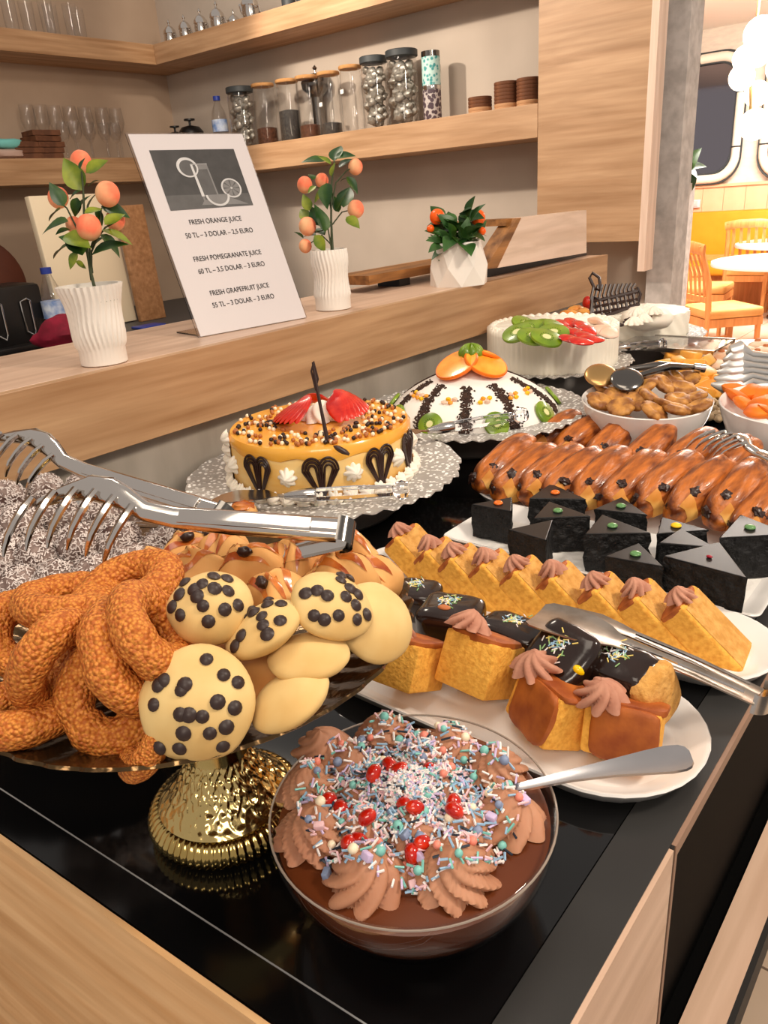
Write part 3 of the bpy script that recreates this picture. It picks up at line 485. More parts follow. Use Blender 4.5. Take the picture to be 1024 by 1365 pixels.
def table(c,r,lab):
    t=thing('round_table',lab,'table',(c.x,c.y,0)); MB().lathe([(r-.01,.715),(r,.72),(r,.75),(r-.006,.755),(0,.755)],56).obj('tabletop','white_top',t); MB().lathe([(r+.002,.718),(r+.006,.735),(r+.002,.752)],56).obj('edge_band','white_top',t)
    MB().lathe([(.25,0),(.25,.02),(.04,.04),(.04,.71),(.12,.715)],24).obj('pedestal','steel_dark',t); return t
c=at(935,352,.75); tb=c+V((.62,.35,0)); table(tb,.62,'large round white dining table nearest the pillar')
c=at(980,323,.75); table(c+V((.66,-.05,0)),.62,'round white dining table further back at the right edge')
def chair(lab,x,y,rz,g='wooden dining chairs'):
    t=thing('dining_chair',lab,'chair',(x,y,0),rz,g)
    MB().box((-.22,-.22,.43),(.22,.22,.5)).obj('seat','seat_tan',t,bev=.022); fr=MB()
    MB().box((-.215,-.215,.37),(.215,.215,.43)).obj('apron','chair_wood',t,smooth=False)
    for sx in (-1,1):
        MB().tube([(sx*.195,.2,0),(sx*.195,.19,.43)],[.017,.023],8).obj('leg','chair_wood',t)
        MB().tube([(sx*.195,-.25,0),(sx*.195,-.2,.43),(sx*.195,-.22,.7),(sx*.195,-.3,.96)],[.018,.024,.022,.018],8).obj('leg','chair_wood',t)
        MB().box((sx*.195-.012,-.2,.2),(sx*.195+.012,.19,.225)).obj('stretcher','chair_wood',t,smooth=False)
    MB().tube([(-.225,-.29,.93),(-.1,-.325,.95),(.1,-.325,.95),(.225,-.29,.93)],[.04,.042,.042,.04],8,fl=.35,up=(0,1,0)).obj('top_rail','chair_wood',t)
    MB().box((-.19,-.225,.55),(.19,-.205,.59)).obj('lower_rail','chair_wood',t,smooth=False)
    for i in range(5): MB().tube([(-.14+.07*i,-.215,.58),(-.14+.07*i,-.235,.75),(-.14+.07*i,-.305,.93)],[.014,.02,.014],6,fl=.4,up=(0,1,0)).obj('slat','chair_wood',t)
    return t
p=at(962,412,.47); chair('tan-seated wooden chair nearest the buffet, facing right',p.x,p.y,-.8)
p=aty(915,322,8.75); chair('wooden chair partly hidden by the pillar, behind the nearest chair',p.x,p.y,-pi/2+.5)
p=aty(940,372,7.5); chair('wooden chair between the nearest chair and the pillar side chair',p.x,p.y,-pi/2+.1)
p=aty(1000,335,8.95); chair('slat-backed wooden chair standing before the yellow bench',p.x+.0,p.y,.15)
# globe pendant
lp=thing('globe_lamp','pendant cluster of glowing white globes hanging in the dining room','lamp',(-1.96,7.0,2.92)); w2=lp.matrix_world.inverted()
MB().lathe([(.07,-.03),(.07,0),(0,0)],24).obj('canopy','gold_metal',lp)
G=[(1014,45,34),(1010,70,30),(994,78,27),(989,103,27),(1009,125,27),(1006,166,33),(1040,90,28),(1038,140,28)]
for i,(x,y,d) in enumerate(G):
    q=aty(x,y,7.0+.12*((i*5)%3-1)); MB().ball(d/2*7.2/FPX*.98,20,12).obj('globe','bulb',lp,T(w2@q))
MB().tube([(0,0,-.02),(.0,0,-.35),w2@aty(1001,90,7),w2@aty(1001,150,7)],.012,8).obj('rod','gold_metal',lp)
MB().tube([w2@aty(1001,66,7),w2@aty(1012,68,7),w2@aty(1024,64,7)],.012,8).obj('arm','steel_dark',lp)
# trailing plant leaf beside the pillar
hp=thing('trailing_plant','green trailing plant peeking out beside the concrete pillar','plant',aty(905,222,5.2)); w2=hp.matrix_world.inverted()
MB().lathe([(.07,-.1),(.09,.02),(.08,.02),(0,.0)],20).obj('pot','ceramic',hp)
for a,b in (((912,228),(934,214)),((914,226),(926,200)),((914,230),(920,255)),((910,225),(930,226))):
    o=leafat(hp,LM[1],aty(*a,5.2),aty(*b,5.2-.03)); o.scale=(o.scale.x,o.scale.y*1.4,o.scale.z)
MB().tube([(0,0,0),w2@aty(912,228,5.2)],.004,6).obj('stem','stem',hp)
tag(MB().box((-.09,-.06,0),(.09,.06,hp.location.z-.1)).obj('plant_post','concrete',None,T(hp.location.x-.0,5.2,0)),'thin grey post carrying the trailing plant behind the pillar','post')
# ---------------------------------------------------------------- food builders
ZC=.9
def rosette_mesh(n,R,H,lobes=8,tw=1.6,m='cream_rosette',dep=.22,nu=64,nv=12):
    def fn(u,v):
        a=u*2*pi; r=R*(1-v)**.62*(1+dep*(abs(math.cos(lobes/2*(a+tw*v)))-.6)*(1.15-v)); z=H*(v**.8)+.06*H*noise.noise(V((r*80,a,v*3)))
        return (r*math.cos(a),r*math.sin(a),z)
    b=MB().grid(fn,nu,nv,wu=True); b.add([fn(i/nu,0) for i in range(nu)],[tuple(range(nu))]); return b.mesh(n,[m],ang=70)
def plate(n,R,z0,h,foot,scal,m,lab,cat,loc,fm=None):
    t=thing(n,lab,cat,loc); return t
# dessert bowl ------------------------------------------------
BC=V((-.294,.352,ZC)); BR=.1105
gb=thing('glass_bowl','clear glass bowl filled with brown chocolate pudding at the counter front','bowl',BC)
prof=[(.04,0),(.046,.001)]+[(.046+(BR-.046)*math.sin(t*pi/2/10),.001+.085*(1-math.cos(t*pi/2/10))**.85) for t in range(1,11)]
inn=[(max(0,r-.0022),z+.0016) for r,z in prof[::-1]]
MB().lathe(prof+[(BR-.0008,.0868)]+inn+[(0,.0025)],64).obj('bowl_shell','glass',gb)
pd=thing('chocolate_pudding','chocolate pudding topped with cream swirls, sprinkles and pomegranate in the glass bowl','dessert',BC)
pp=[(max(0,r-.0025),z+.0019) for r,z in prof if z<.073]; rt=pp[-1][0]
MB().lathe(pp+[(rt*1.003,.0755),(rt*.97,.0765),(0,.077)],64).obj('pudding','pudding',pd)
RM=[rosette_mesh('cream_swirl',.0285,.03,9,2.2,'mousse',.42,90,14),rosette_mesh('cream_swirl',.026,.028,8,-2.0,'mousse',.42,90,14)]
w2=pd.matrix_world.inverted(); sol=[]
for i,(x,y,s) in enumerate([(412,1105,1.0),(484,1168,1.08),(608,1160,1.06),(682,1085,1.05),(668,1015,.85),(600,985,.9),(510,968,.9),(425,990,1.0),(405,1040,.85),(545,1060,1.2),(500,1045,1.0),(590,1050,1.0),(560,1010,1),(470,1010,.9),(555,1105,1),(480,1100,.95),(620,1100,.95)]):
    p=w2@at(x,y,.985)*(.95 if i<9 else 1); m=T(p.x,p.y,.0745)@RZ(i*1.3)@RX(R_(-.18,.18))@S(s,s,s*(1.0 if i<9 else .85)); inst('cream_swirl',RM[i%2],pd,m); sol.append((RM[i%2],m))
vs=[];fs=[]
for me,m in sol:
    b=len(vs); vs+=[m@v.co for v in me.vertices]; fs+=[tuple(b+i for i in p.vertices) for p in me.polygons]
vs+=[V((-.12,-.12,.077)),V((.12,-.12,.077)),V((.12,.12,.077)),V((-.12,.12,.077))]; fs.append(tuple(len(vs)-4+i for i in range(4)))
bv=BVHTree.FromPolygons(vs,fs)
def drop(x,y):
    h=bv.ray_cast(V((x,y,.3)),V((0,0,-1))); return (h[0],h[1]) if h[0] else (V((x,y,.077)),V((0,0,1)))
rods=MB(); cols=['sp_pink','sp_blue','sp_white','sp_dark','sp_lilac','sp_mint']
pr_=[0,1,2,2,0,1,3,4,2,5]
pc=w2@at(545,1055,.99)
for i in range(2700):
    a=R_(0,2*pi); r=abs(random.gauss(0,.046)) if i<2450 else R_(.03,.085); r=min(r,.088)
    x=pc.x+r*math.cos(a); y=pc.y+r*math.sin(a)*.95
    if math.hypot(x,y)>.097: continue
    h,nn=drop(x,y); dd=V((R_(-1,1),R_(-1,1),R_(-.5,.5))).normalized(); L=R_(.0025,.0048); rods.k=pr_[i%10] if r>.02 or i%3 else 2
    c=h+nn*R_(.0008,.0035); rods.tube([c-dd*L,c+dd*L],.00095,5)
rods.obj('rod_sprinkles',cols,pd,ang=70); pd.children[-1]['kind']='stuff'
bd=MB(); bc_=['sp_mint','sp_coral','sp_slate','pearl_white']; pm=[MB().ball(.0036,12,8).mesh('sugar_pearl',[c]) for c in bc_]
for i in range(64):
    a=i*2.4; r=.012+.075*math.sqrt((i+.5)/64); x=pc.x+r*math.cos(a); y=pc.y+r*math.sin(a)*.95
    if math.hypot(x,y)>.095: continue
    h,nn=drop(x,y); inst('sugar_pearl',pm[(i*7)%4 if (i%5) else 0],pd,T(h+V((0,0,.0026)))@S(R_(.8,1.15)))
ch=[MB().box((-.004,-.003,-.0025),(.004,.003,.0025)).mesh('sugar_square',[c],True,.001) for c in ('sp_lilac','sp_pink','sp_slate')]
for i,(x,y) in enumerate([(655,1082),(550,1150),(432,1140),(490,1150),(590,970),(480,975),(560,1130),(425,1100),(540,1105),(700,1065),(460,1025)]):
    p=w2@at(x,y,1.0); h,nn=drop(p.x,p.y); inst('sugar_square',ch[i%3],pd,T(h+V((0,0,.003)))@RZ(i)@RX(i*.7))
def pomf(p): return p*(1+.12*max(0,p.z))
ps=MB().ball((.0058,.0056,.0072),14,10,.08,1.5,fn=pomf).mesh('pomegranate_seed',['pom'])
for i,(x,y) in enumerate([(437,1050),(452,1058),(456,1050),(497,1028),(519,1012),(533,1022),(572,1006),(538,1058),(553,1075),(604,1062),(606,1075),(489,1080),(463,1108),(475,1100),(562,1107),(548,1117)]):
    p=w2@at(x,y,1.005); h,nn=drop(p.x,p.y); inst('pomegranate_seed',ps,pd,T(h+V((0,0,.0045)))@RZ(i*1.1)@RX(1+.5*(i%3)))
MB().tube([(BR*math.cos(i*pi/36)*.995,BR*math.sin(i*pi/36)*.995,.0865) for i in range(72)],.0009,6,True).obj('rim','rim_highlight',gb)  # opaque pale ring painting the bright highlight along the glass edge
# spoon in the dessert
sp=thing('serving_spoon','steel spoon with wide flat handle resting in the pudding bowl','spoon',at(700,1052,.99)); w2=sp.matrix_world.inverted()
A=at(640,1062,.975);B=at(922,1008,1.02); A=w2@A;B=w2@B; dd=(B-A); pts=[];wd_=[]
def ribbon(A,B,prof,thick,up,arch=0,nw=5,cup_=0):
    """flat bar from A to B, prof=[(t,halfwidth)]"""
    A=V(A);B=V(B);d=B-A; x=d.normalized(); z=(V(up)-x*V(up).dot(x)).normalized(); y=z.cross(x); b=MB(); rows=[]
    for t,w in prof:
        c=A+d*t+z*arch*math.sin(pi*t); rows.append([c+y*w*(2*j/(nw-1)-1)+z*cup_*w*(2*j/(nw-1)-1)**2 for j in range(nw)])
    n=len(rows); vs=[p for r in rows for p in r]+[p-z*thick for r in rows for p in r]; o=n*nw; fs=[]
    for i in range(n-1):
        for j in range(nw-1):
            a=i*nw+j; fs+=[(a,a+1,a+nw+1,a+nw),(o+a,o+a+nw,o+a+nw+1,o+a+1)]
        fs+=[(i*nw,(i+1)*nw,o+(i+1)*nw,o+i*nw),(i*nw+nw-1,o+i*nw+nw-1,o+(i+1)*nw+nw-1,(i+1)*nw+nw-1)]
    fs+=[tuple(range(nw))+tuple(o+nw-1-j for j in range(nw)),tuple((n-1)*nw+nw-1-j for j in range(nw))+tuple(o+(n-1)*nw+j for j in range(nw))]
    return b.add(vs,fs)
ribbon(A,B,[(0,.004),(.2,.0042),(.45,.006),(.65,.009),(.8,.0125),(.9,.0145),(.96,.0135),(.985,.011),(1,.006)],.0022,VF*.4+VU,.004,7,.06).obj('handle','satin',sp,ang=50)
MB().ball((.03,.02,.006),20,10).obj('scoop','satin',sp,frame((0,0,1),A-B,A+(A-B).normalized()*.024))
# gold cake stand ---------------------------------------------
GC=V((-.484,.314,ZC)); GR=.1815
gs=thing('cake_stand','gold pedestal cake stand with dark scalloped plate at the counter front left','cake stand',GC)
def rib(a,i): return ((1+.018*math.cos(64*a)) if 1<=i<=6 else 1),0
MB().lathe([(.058,0),(.064,.002),(.069,.008),(.0705,.014),(.069,.02),(.064,.026),(.06,.028)],256,rib).obj('ribbed_foot','gold',gs,ang=80)
def emb(u,v):   # embossed scroll band on the flared foot
    a=u*2*pi; z=.028+.05*v; r=.0265+.033*(1-v)**1.7
    p=math.sin(14*a+1.8*math.sin(v*11))*math.sin(v*19+1.6*math.cos(14*a)); q=math.sin(28*a+v*9)*math.sin(v*30)
    d=.0013*max(-.3,min(1,2.6*p))+.0008*max(0,min(1,2*q)); d*=min(1,v*9,(1-v)*7)
    return ((r+d)*math.cos(a),(r+d)*math.sin(a),z)
MB().grid(emb,300,46,wu=True).obj('embossed_dome','gold_relief',gs,ang=80)
MB().lathe([(.0268,.077),(.0255,.088),(.025,.1),(.0255,.13),(.028,.15),(.034,.168),(.05,.181),(.05,.183)],48).obj('stem','gold',gs)
def sc_(a,i):
    e=max(0,(i-4)/3.) if i<8 else (1 if i==8 else max(0,(12-i)/3.)); return 1+.012*e*math.cos(44*a),.0018*e*math.cos(44*a)
MB().lathe([(0,.182),(.06,.182),(.1,.185),(.14,.192),(.165,.2),(.175,.205),(.18,.209),(.1815,.2105),(.18,.2125),(.172,.209),(.15,.2),(.12,.193),(.08,.188),(0,.187)],264,sc_).obj('scalloped_plate','bronze',gs,ang=70)
# second plate for the coconut balls
C2=V((-.885,.40,ZC))
g2=thing('lace_stand','dark lace-edged plate heaped with coconut balls at far left','stand',C2)
MB().lathe([(.09,0),(.1,.004),(.07,.05),(.06,.1),(.07,.142),(.0,.145)],40).obj('foot','grey_foot',g2)
MB().lathe([(0,.143),(.1,.144),(.165,.154),(.18,.16),(.178,.163),(.16,.158),(.1,.149),(0,.148)],132,lambda a,i:(1+(.012*math.cos(33*a) if 2<=i<=5 else 0),0)).obj('lace_plate','bronze',g2,ang=70)
# coconut balls
cm_=[]
for k in range(3):
    core=MB().ball(.0225,24,16,.07,2.2,k).mesh('coconut_core',['coconut_core']); fm=MB(); rr=random.Random(k)
    for i in range(1100):
        d=V((rr.gauss(0,1),rr.gauss(0,1),rr.gauss(0,1))).normalized(); t1=V((rr.gauss(0,1),rr.gauss(0,1),rr.gauss(0,1))); t1=(t1-d*t1.dot(d)*.6).normalized(); c=d*.0232*(1+.07*noise.noise(d*2.2+V((k*7.1,k*3.3,k)))); t2=d.cross(t1)*.00055; L=rr.uniform(.0011,.0024)
        fm.add([c-t1*L-t2,c-t1*L+t2,c+t1*L+t2+d*.0007,c+t1*L-t2+d*.0007],[(0,1,2,3)])
    cm_.append((core,fm.mesh('coconut_flakes',['coconut_flake'],False)))
cps=[(10,665),(62,655),(112,652),(28,700),(80,690),(133,685),(180,678),(8,742),(55,738),(107,728),(158,722),(30,782),(78,775),(128,768),(175,752),(215,735),(12,822),(-20,700),(-22,770),(240,712),(225,690)]
rl=rowlab(cps)
for i,(x,y) in enumerate(cps):
    z=1.13-.055*max(0,(y-720)/110.)-.03*max(0,(700-y)/60.)-.012*max(0,(x-120)/100.)
    t=thing('coconut_ball','sweet ball rolled in coconut flakes, '+rl[i],'sweet',m=T(at(x,y,z))@RZ(i*1.9)@RX(i*.8)@S(.98),group='coconut balls heaped on the left plate')
    inst('ball',cm_[i%3][0],t); o=inst('coconut_flakes',cm_[i%3][1],t); o['kind']='stuff'
# sesame rings
rg=[]
for k in range(3):
    def fn(u,v,k=k):
        a=u*2*pi;b=v*2*pi; q=V((math.cos(a)*2,math.sin(a)*2,k*3)); r=.0128*(1+.12*noise.noise(q)); r*=1+.05*noise.noise(V((math.cos(a)*24,math.sin(a)*24,math.sin(b)*8+math.cos(b)*8)))
        R=.0245; return ((R+r*math.cos(b))*math.cos(a)*(1.12),(R+r*math.cos(b))*math.sin(a)*.95,r*math.sin(b))
    rg.append(MB().grid(fn,96,36,True,True).mesh('sesame_ring',['sesame'],ang=180))
def nrm(a,b,c): return VF*a+VU*b+VR*c
RG=[(148,928,1.128,nrm(.95,.25,.05),-1.2,'front sesame ring facing us with its hole showing',1.0),
 (38,848,1.135,nrm(.7,.5,.5),-.8,'sesame ring at the left edge, hole half hidden by a slanting ring',.95),
 (72,880,1.15,nrm(.22,-.5,.85),1.0,'sesame ring standing on edge, slanting down to the left',1.0),
 (172,872,1.155,nrm(.3,.5,.8),-1.1,'sesame ring standing on edge above the front ring',1.05),
 (205,842,1.168,nrm(.15,.64,.77),-.9,'sesame ring on edge next to the upper chip cookie',1.0),
 (92,800,1.16,nrm(.3,.95,0),.1,'sesame ring lying flat at the back left of the pile',1.0),
 (170,785,1.165,nrm(.55,.8,-.2),.5,'uppermost sesame ring leaning at the back of the pile',1.05),
 (22,950,1.118,nrm(.25,.95,0),0,'sesame ring lying flat at the lower left edge',1.0),
 (200,985,1.112,nrm(.4,.5,-.75),.6,'sesame ring low in front, mostly under the big chip cookie',.72),
 (110,850,1.125,nrm(.3,.9,.1),0,'sesame ring buried in the middle of the pile',.95)]
for i,(x,y,z,n,spn,lab,s) in enumerate(RG):
    o=inst('sesame_ring',rg[i%3],None,frame(n,None,at(x,y,z))@RZ(spn)@S(s)); tag(o,lab,'biscuit','sesame rings on the gold stand')
# chip cookies and plain biscuits
def cookie_mesh(n,R,h,mt,k,fl=.62): return MB().ball((R,R*.97,h),40,16,.06,1.6,k,pw=1,fn=lambda p:V((p.x,p.y,p.z*(1-.25*(p.x*p.x+p.y*p.y)) if abs(p.z)>0 else 0))).mesh(n,[mt],ang=180)
def chm(p): return V((p.x*(1-.35*max(0,p.z)),p.y*(1-.35*max(0,p.z)),p.z))
chip=MB().ball((.0046,.0046,.0024),12,8,fn=chm).mesh('chocolate_chip',['chip'])
CK=[(265,937,1.138,nrm(.97,.18,.02),.0365,.017,'big round chip cookie in front facing us, covered in dark chips',[(58,562),(85,485),(68,500),(150,515),(160,498),(180,592),(152,590),(162,650),(220,418),(280,468),(325,492),(222,597),(268,552),(320,572),(245,650),(295,632),(75,700),(145,700),(282,695),(288,388)]),
 (280,810,1.172,nrm(.72,.68,.02),.0285,.023,'domed chip cookie at the upper left of the cookie pile',None),
 (352,838,1.16,nrm(.42,.88,-.5),.029,.0135,'tilted chip cookie in the middle, between two domed cookies',None),
 (442,808,1.165,nrm(.62,.72,.4),.0295,.0165,'chip cookie at the upper right, leaning on a plain biscuit',None)]
for i,(x,y,z,n,R,h,lab,cp) in enumerate(CK):
    t=thing('chip_cookie',lab,'cookie',m=frame(n,None,at(x,y,z))); cme=cookie_mesh('cookie_body',R,h,'cookie',i); inst('cookie_body',cme,t)
    bt=BVHTree.FromPolygons([v.co for v in cme.vertices],[tuple(p.vertices) for p in cme.polygons])
    if cp: L=[((a-190)/195.*R,-(b-560)/195.*R) for a,b in cp]
    else:
        rr=random.Random(i+20); L=[]
        while len(L)<15:
            a=rr.uniform(-.82,.82);b=rr.uniform(-.82,.82)
            if a*a+b*b<.7 and all(math.hypot(a*R-c,b*R-d)>.006 for c,d in L): L.append((a*R,b*R))
    for j,(a,b) in enumerate(L):
        hh=bt.ray_cast(V((a,b,.1)),V((0,0,-1)))
        if hh[0]: inst('chocolate_chip',chip,t,frame(hh[1],(1,0,0),hh[0]+hh[1]*.0007)@S(R_(.9,1.1)))
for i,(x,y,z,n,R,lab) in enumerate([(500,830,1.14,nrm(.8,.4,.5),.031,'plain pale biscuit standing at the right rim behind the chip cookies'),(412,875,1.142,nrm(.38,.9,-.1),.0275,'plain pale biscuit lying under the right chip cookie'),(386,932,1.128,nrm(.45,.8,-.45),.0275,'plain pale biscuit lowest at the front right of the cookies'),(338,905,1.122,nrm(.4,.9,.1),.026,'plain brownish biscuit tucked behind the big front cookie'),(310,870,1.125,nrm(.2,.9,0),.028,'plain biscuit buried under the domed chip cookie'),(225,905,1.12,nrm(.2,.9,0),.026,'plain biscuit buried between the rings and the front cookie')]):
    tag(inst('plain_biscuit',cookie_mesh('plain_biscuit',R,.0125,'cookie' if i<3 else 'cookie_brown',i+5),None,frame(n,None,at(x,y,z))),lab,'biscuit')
# small glazed pastries behind the cookies
pm_=[]
for k in range(3):
    def fp(p,k=k):
        a=math.atan2(p.y,p.x); return p*(1+.16*math.cos(3*a+k)+.1*noise.noise(p*2+V((k,0,0))))-V((0,0,.25*(p.x*p.x+p.y*p.y)))
    b=MB().ball((.026,.021,.019),32,16,fn=fp)
    gz=MB()
    for j in (-1,0,1): gz.grid(lambda u,v,j=j:(lambda p:p*1.03)(V([c*r for c,r in zip(fp(V((math.cos(1.1-2.2*u+pi/2)*.95,.5*j+.3*(v-.5)*math.sin(pi*u),math.sin(1.1-2.2*u+pi/2)*.95)).normalized()),(.026,.021,.019))])),14,4)
    pm_.append((b.mesh('pastry_body',['cookie_brown'],ang=180),gz.mesh('glaze_stripe',['glaze'],ang=180)))
for i,(x,y,z,lab) in enumerate([(330,760,1.15,'glazed folded pastry behind the domed chip cookie'),(395,752,1.145,'glazed pastry under the front tongs handle, middle one'),(455,768,1.142,'glazed pastry under the tongs hinge at the right'),(262,765,1.15,'glazed pastry right of the uppermost sesame ring'),(370,800,1.152,'glazed pastry between the two upper chip cookies'),(205,765,1.142,'glazed pastry touching the coconut balls'),(430,790,1.13,'glazed pastry behind the upper right chip cookie'),(490,775,1.128,'glazed pastry at the right end of the heap'),(300,735,1.13,'glazed pastry behind the tongs handle at left'),(470,740,1.13,'glazed pastry poking up right of the tongs hinge'),(250,740,1.13,'glazed pastry under the tongs fingers')]):
    t=thing('glazed_pastry',lab,'pastry',m=frame(nrm(.35,.9,.2*((i*3)%3-1)),None,at(x,y,z))@RZ(i*1.3)@S(1.08),group='small glazed pastries on the gold stand'); inst('pastry_body',pm_[i%3][0],t); inst('glaze_stripe',pm_[i%3][1],t)
    if i%2==0: MB().ball((.006,.004,.004),10,6,.3,3,i).obj('chocolate_bit','choc',t,T(.004,-.008,.0185))
def fill_under(cx,cy,z0,r,n,me,nm,lab,cat,grp):
    pass
# ---------------------------------------------------------------- tongs
def comb_tongs(lab,H,E,up,L=None,open_=.05,dev=.35,back=.4,mt='steel',s=1.):
    """H hinge, E head tip; up = opening direction"""
    H=V(H);E=V(E); x=(E-H); L=x.length; m=frame(V(up)-x*V(up).dot(x)/L/L,x,H); m=m
    t=thing('serving_tongs',lab,'tongs',m=m)
    # hinge bow
    MB().grid(lambda u,v:(lambda a:(-.012*math.cos(a)*1.0-.0,(v-.5)*.021,.012*math.sin(a)))((u-.5)*pi),12,4).obj('hinge_bow','steel_dark',t); 
    for sgn in (1,-1):
        b=MB(); yaw=0 if sgn>0 else -dev; A=RZ(yaw)@RY(-open_/2 if sgn>0 else back)
        secs=[(0,.0105,.012,0),(.03,.0105,.0125,0),(.1,.0105,.014,0),(.155,.009,.0155,-.001),(.185,.0085,.017,-.004),(.205,.0105,.018,-.013),(.225,.012,.018,-.02),(.25,.0115,.016,-.0235),(.275,.0085,.012,-.019),(.3,.004,.008,-.01)]
        k=L/.3; nw=7; rows=[]
        for (px,hw,pz,yo) in secs:
            rows.append([V((px*k,hw*(2*j/(nw-1)-1)+yo,sgn*(pz-.0045*abs(2*j/(nw-1)-1)**3))) for j in range(nw)])
        n=len(rows); vs=[p for r in rows for p in r]+[p-V((0,0,sgn*.0014)) for r in rows for p in r]; o=n*nw; fs=[]
        for i in range(n-1):
            for j in range(nw-1):
                a=i*nw+j; fs+=[(a,a+1,a+nw+1,a+nw),(o+a,o+a+nw,o+a+nw+1,o+a+1)]
            fs+=[(i*nw,(i+1)*nw,o+(i+1)*nw,o+i*nw),(i*nw+nw-1,o+i*nw+nw-1,o+(i+1)*nw+nw-1,(i+1)*nw+nw-1)]
        fs+=[tuple(range(nw))+tuple(o+nw-1-j for j in range(nw)),tuple((n-1)*nw+nw-1-j for j in range(nw))+tuple(o+(n-1)*nw+j for j in range(nw))]
        b.add(vs,fs,A); arm=b.obj('arm',mt,t,ang=60)
        rbb=MB().box((.02,-.006,-.0006),(.15*k,.006,.0008),A@T(0,0,sgn*.0128)@RY(-sgn*.02)).obj('pressed_panel',mt,arm,bev=.0004)
        if 1:
            for i in range(6):
                px=(.196+.0205*i)*k; yo=-.0235*math.sin(pi*min(1,max(0,(px/k-.175)/.15)))*.95+.004; rr=[.0042,.0044,.0041,.0036,.0029,.0012]
                pts=[V((px,yo,sgn*.0165)),V((px+.004,yo+.010,sgn*.0165)),V((px+.009,yo+.02,sgn*.013)),V((px+.014,yo+.03,sgn*.008)),V((px+.018,yo+.038,sgn*.001)),V((px+.0205,yo+.043,-sgn*.005))]
                MB().tube(pts,rr,7,m=A,fl=.8).obj('tine',mt,arm)
    return t
comb_tongs('steel comb tongs lying in front across the cookies and coconut balls',at(452,712,1.185),at(52,690,1.20),VF*1+VU*.55,open_=.02,dev=-.06,back=.42)
comb_tongs('steel comb tongs at the back resting on the coconut balls',at(292,688,1.155),at(-12,600,1.185),VF*1+VU*.6,open_=.02,dev=-.03,back=.3)
# ---------------------------------------------------------------- cakes on lace stands
def lace_stand(c,R,z,lab,fr=.125):
    t=thing('lace_cake_stand',lab,'cake stand',(c[0],c[1],ZC))
    h=z-ZC
    MB().lathe([(fr*.9,0),(fr,.002),(fr*1.08,.012),(R*.68,h-.006),(R*.62,h-.004),(0,h-.004)],48).obj('foot','grey_foot',t)
    MB().lathe([(0,h-.003),(R*.66,h-.003),(R*.67,h+.002),(R*.64,h+.001),(0,h+.001)],64).obj('plate_centre','lace_flat',t)
    f=lambda a,i:((1+.014*abs(math.sin(22*a))-.02*abs(math.sin(9*a))) if i in (1,2) else 1,.002*math.cos(44*a) if i in (1,2) else 0)
    MB().lathe([(R*.66,h-.001),(R,h+.007),(R,h+.009),(R*.66,h+.002)],220,f).obj('lace_rim','lace',t,ang=70); return t
def server(A,B,z0,lab,bl=.12,up=None):
    """acrylic handled cake server, A handle end towards the blade, B knob end"""
    A=V(A);B=V(B); d=(B-A).normalized(); L=(B-A).length; t=thing('cake_server',lab,'cake server',A); m=frame(d,(0,0,1))
    MB().lathe([(.006,0),(.0085,.004),(.0095,L*.12),(.0095,L*.125),(.011,L*.13),(.012,L*.5),(.0095,L*.86),(.008,L*.88),(.014,L*.92),(.0165,L*.97),(.013,L*1.03),(0,L*1.05)],8).obj('handle','acrylic',t,m,smooth=False)
    MB().lathe([(.005,-.03),(.0105,-.002),(.011,L*.11),(.0098,L*.13)],20).obj('collar','chrome',t,m)
    ribbon(-d*.025,-d*.025-d*bl,[(0,.005),(.15,.006),(.3,.02),(.7,.026),(.9,.018),(1,.003)],.0014,(0,0,1),.006,5).obj('blade','chrome',t,ang=50); return t
ang0=lambda c:math.atan2(-c[1],-c[0])       # direction towards the viewing side
CR=rosette_mesh('cream_rosette',.013,.012,8,.5,'cream',.35,48,7)
def onside(c,R,z,deg,lift=0):
    a=ang0(c)+math.radians(deg); d=V((math.cos(a),math.sin(a),0)); return frame(d,(-math.sin(a),math.cos(a),0),V((c[0],c[1],0))+d*(R+lift)+V((0,0,z)))
# caramel cake
c1=V((-.92,.92)); R1=.158; z1=.973; H1=.092
lace_stand(c1,.245,z1,'lace-rimmed silver cake stand under the caramel cake')
ck=thing('caramel_cake','round caramel cake with chocolate hearts, strawberries and pearl topping','cake',(c1[0],c1[1],z1+.002)); w2=ck.matrix_world.inverted()
MB().lathe([(R1*.985,0),(R1,.004),(R1*1.0,H1*.93),(R1*.97,H1)],72,lambda a,i:(1+.006*noise.noise(V((math.cos(a)*3,math.sin(a)*3,i))),0)).obj('sponge_side','caramel_side',ck)
MB().lathe([(R1*1.005,H1*.8),(R1*1.012,H1*.93),(R1*.98,H1*1.01),(R1*.5,H1*1.03),(0,H1*1.03)],72,lambda a,i:(1,(.012*noise.noise(V((math.cos(a)*4,math.sin(a)*4,1))) if i==0 else 0))).obj('caramel_glaze','caramel_top',ck)
hb=MB()
for s in (-1,1):
    for sc2 in (1,.72,.42):
        pts=[]
        for i in range(15):
            u=i/14.; a=pi*u; w=.0145*sc2
            x=s*(.012*u*0+.0125-w*math.cos(a)*1.0)*(1 if sc2==1 else 1); y=.012+.018*sc2*math.sin(a)
            pts.append(V((x,y,.002)))
        pts=[V((0,-.034,.002))]+pts+[V((s*.002,-.03,.002))]
        hb.tube(pts,.0019,6)
hme=hb.mesh('chocolate_heart',['choc'])
for dg in (-95,-42,-2,35,66,110): inst('chocolate_heart',hme,ck,w2@onside(c1,R1,z1+H1*.5,dg)@S(1.05,1.12,1))
for dg in (-70,-22,17,51,88): inst('cream_rosette',CR,ck,w2@onside(c1,R1,z1+H1*.52,dg)@S(1.15))
for i in range(34):
    dg=-150+300*i/33.; inst('cream_rosette',CR,ck,w2@onside(c1,R1+.004,z1+.01,dg)@S(1.0,1.0,1.1)@RZ(i))
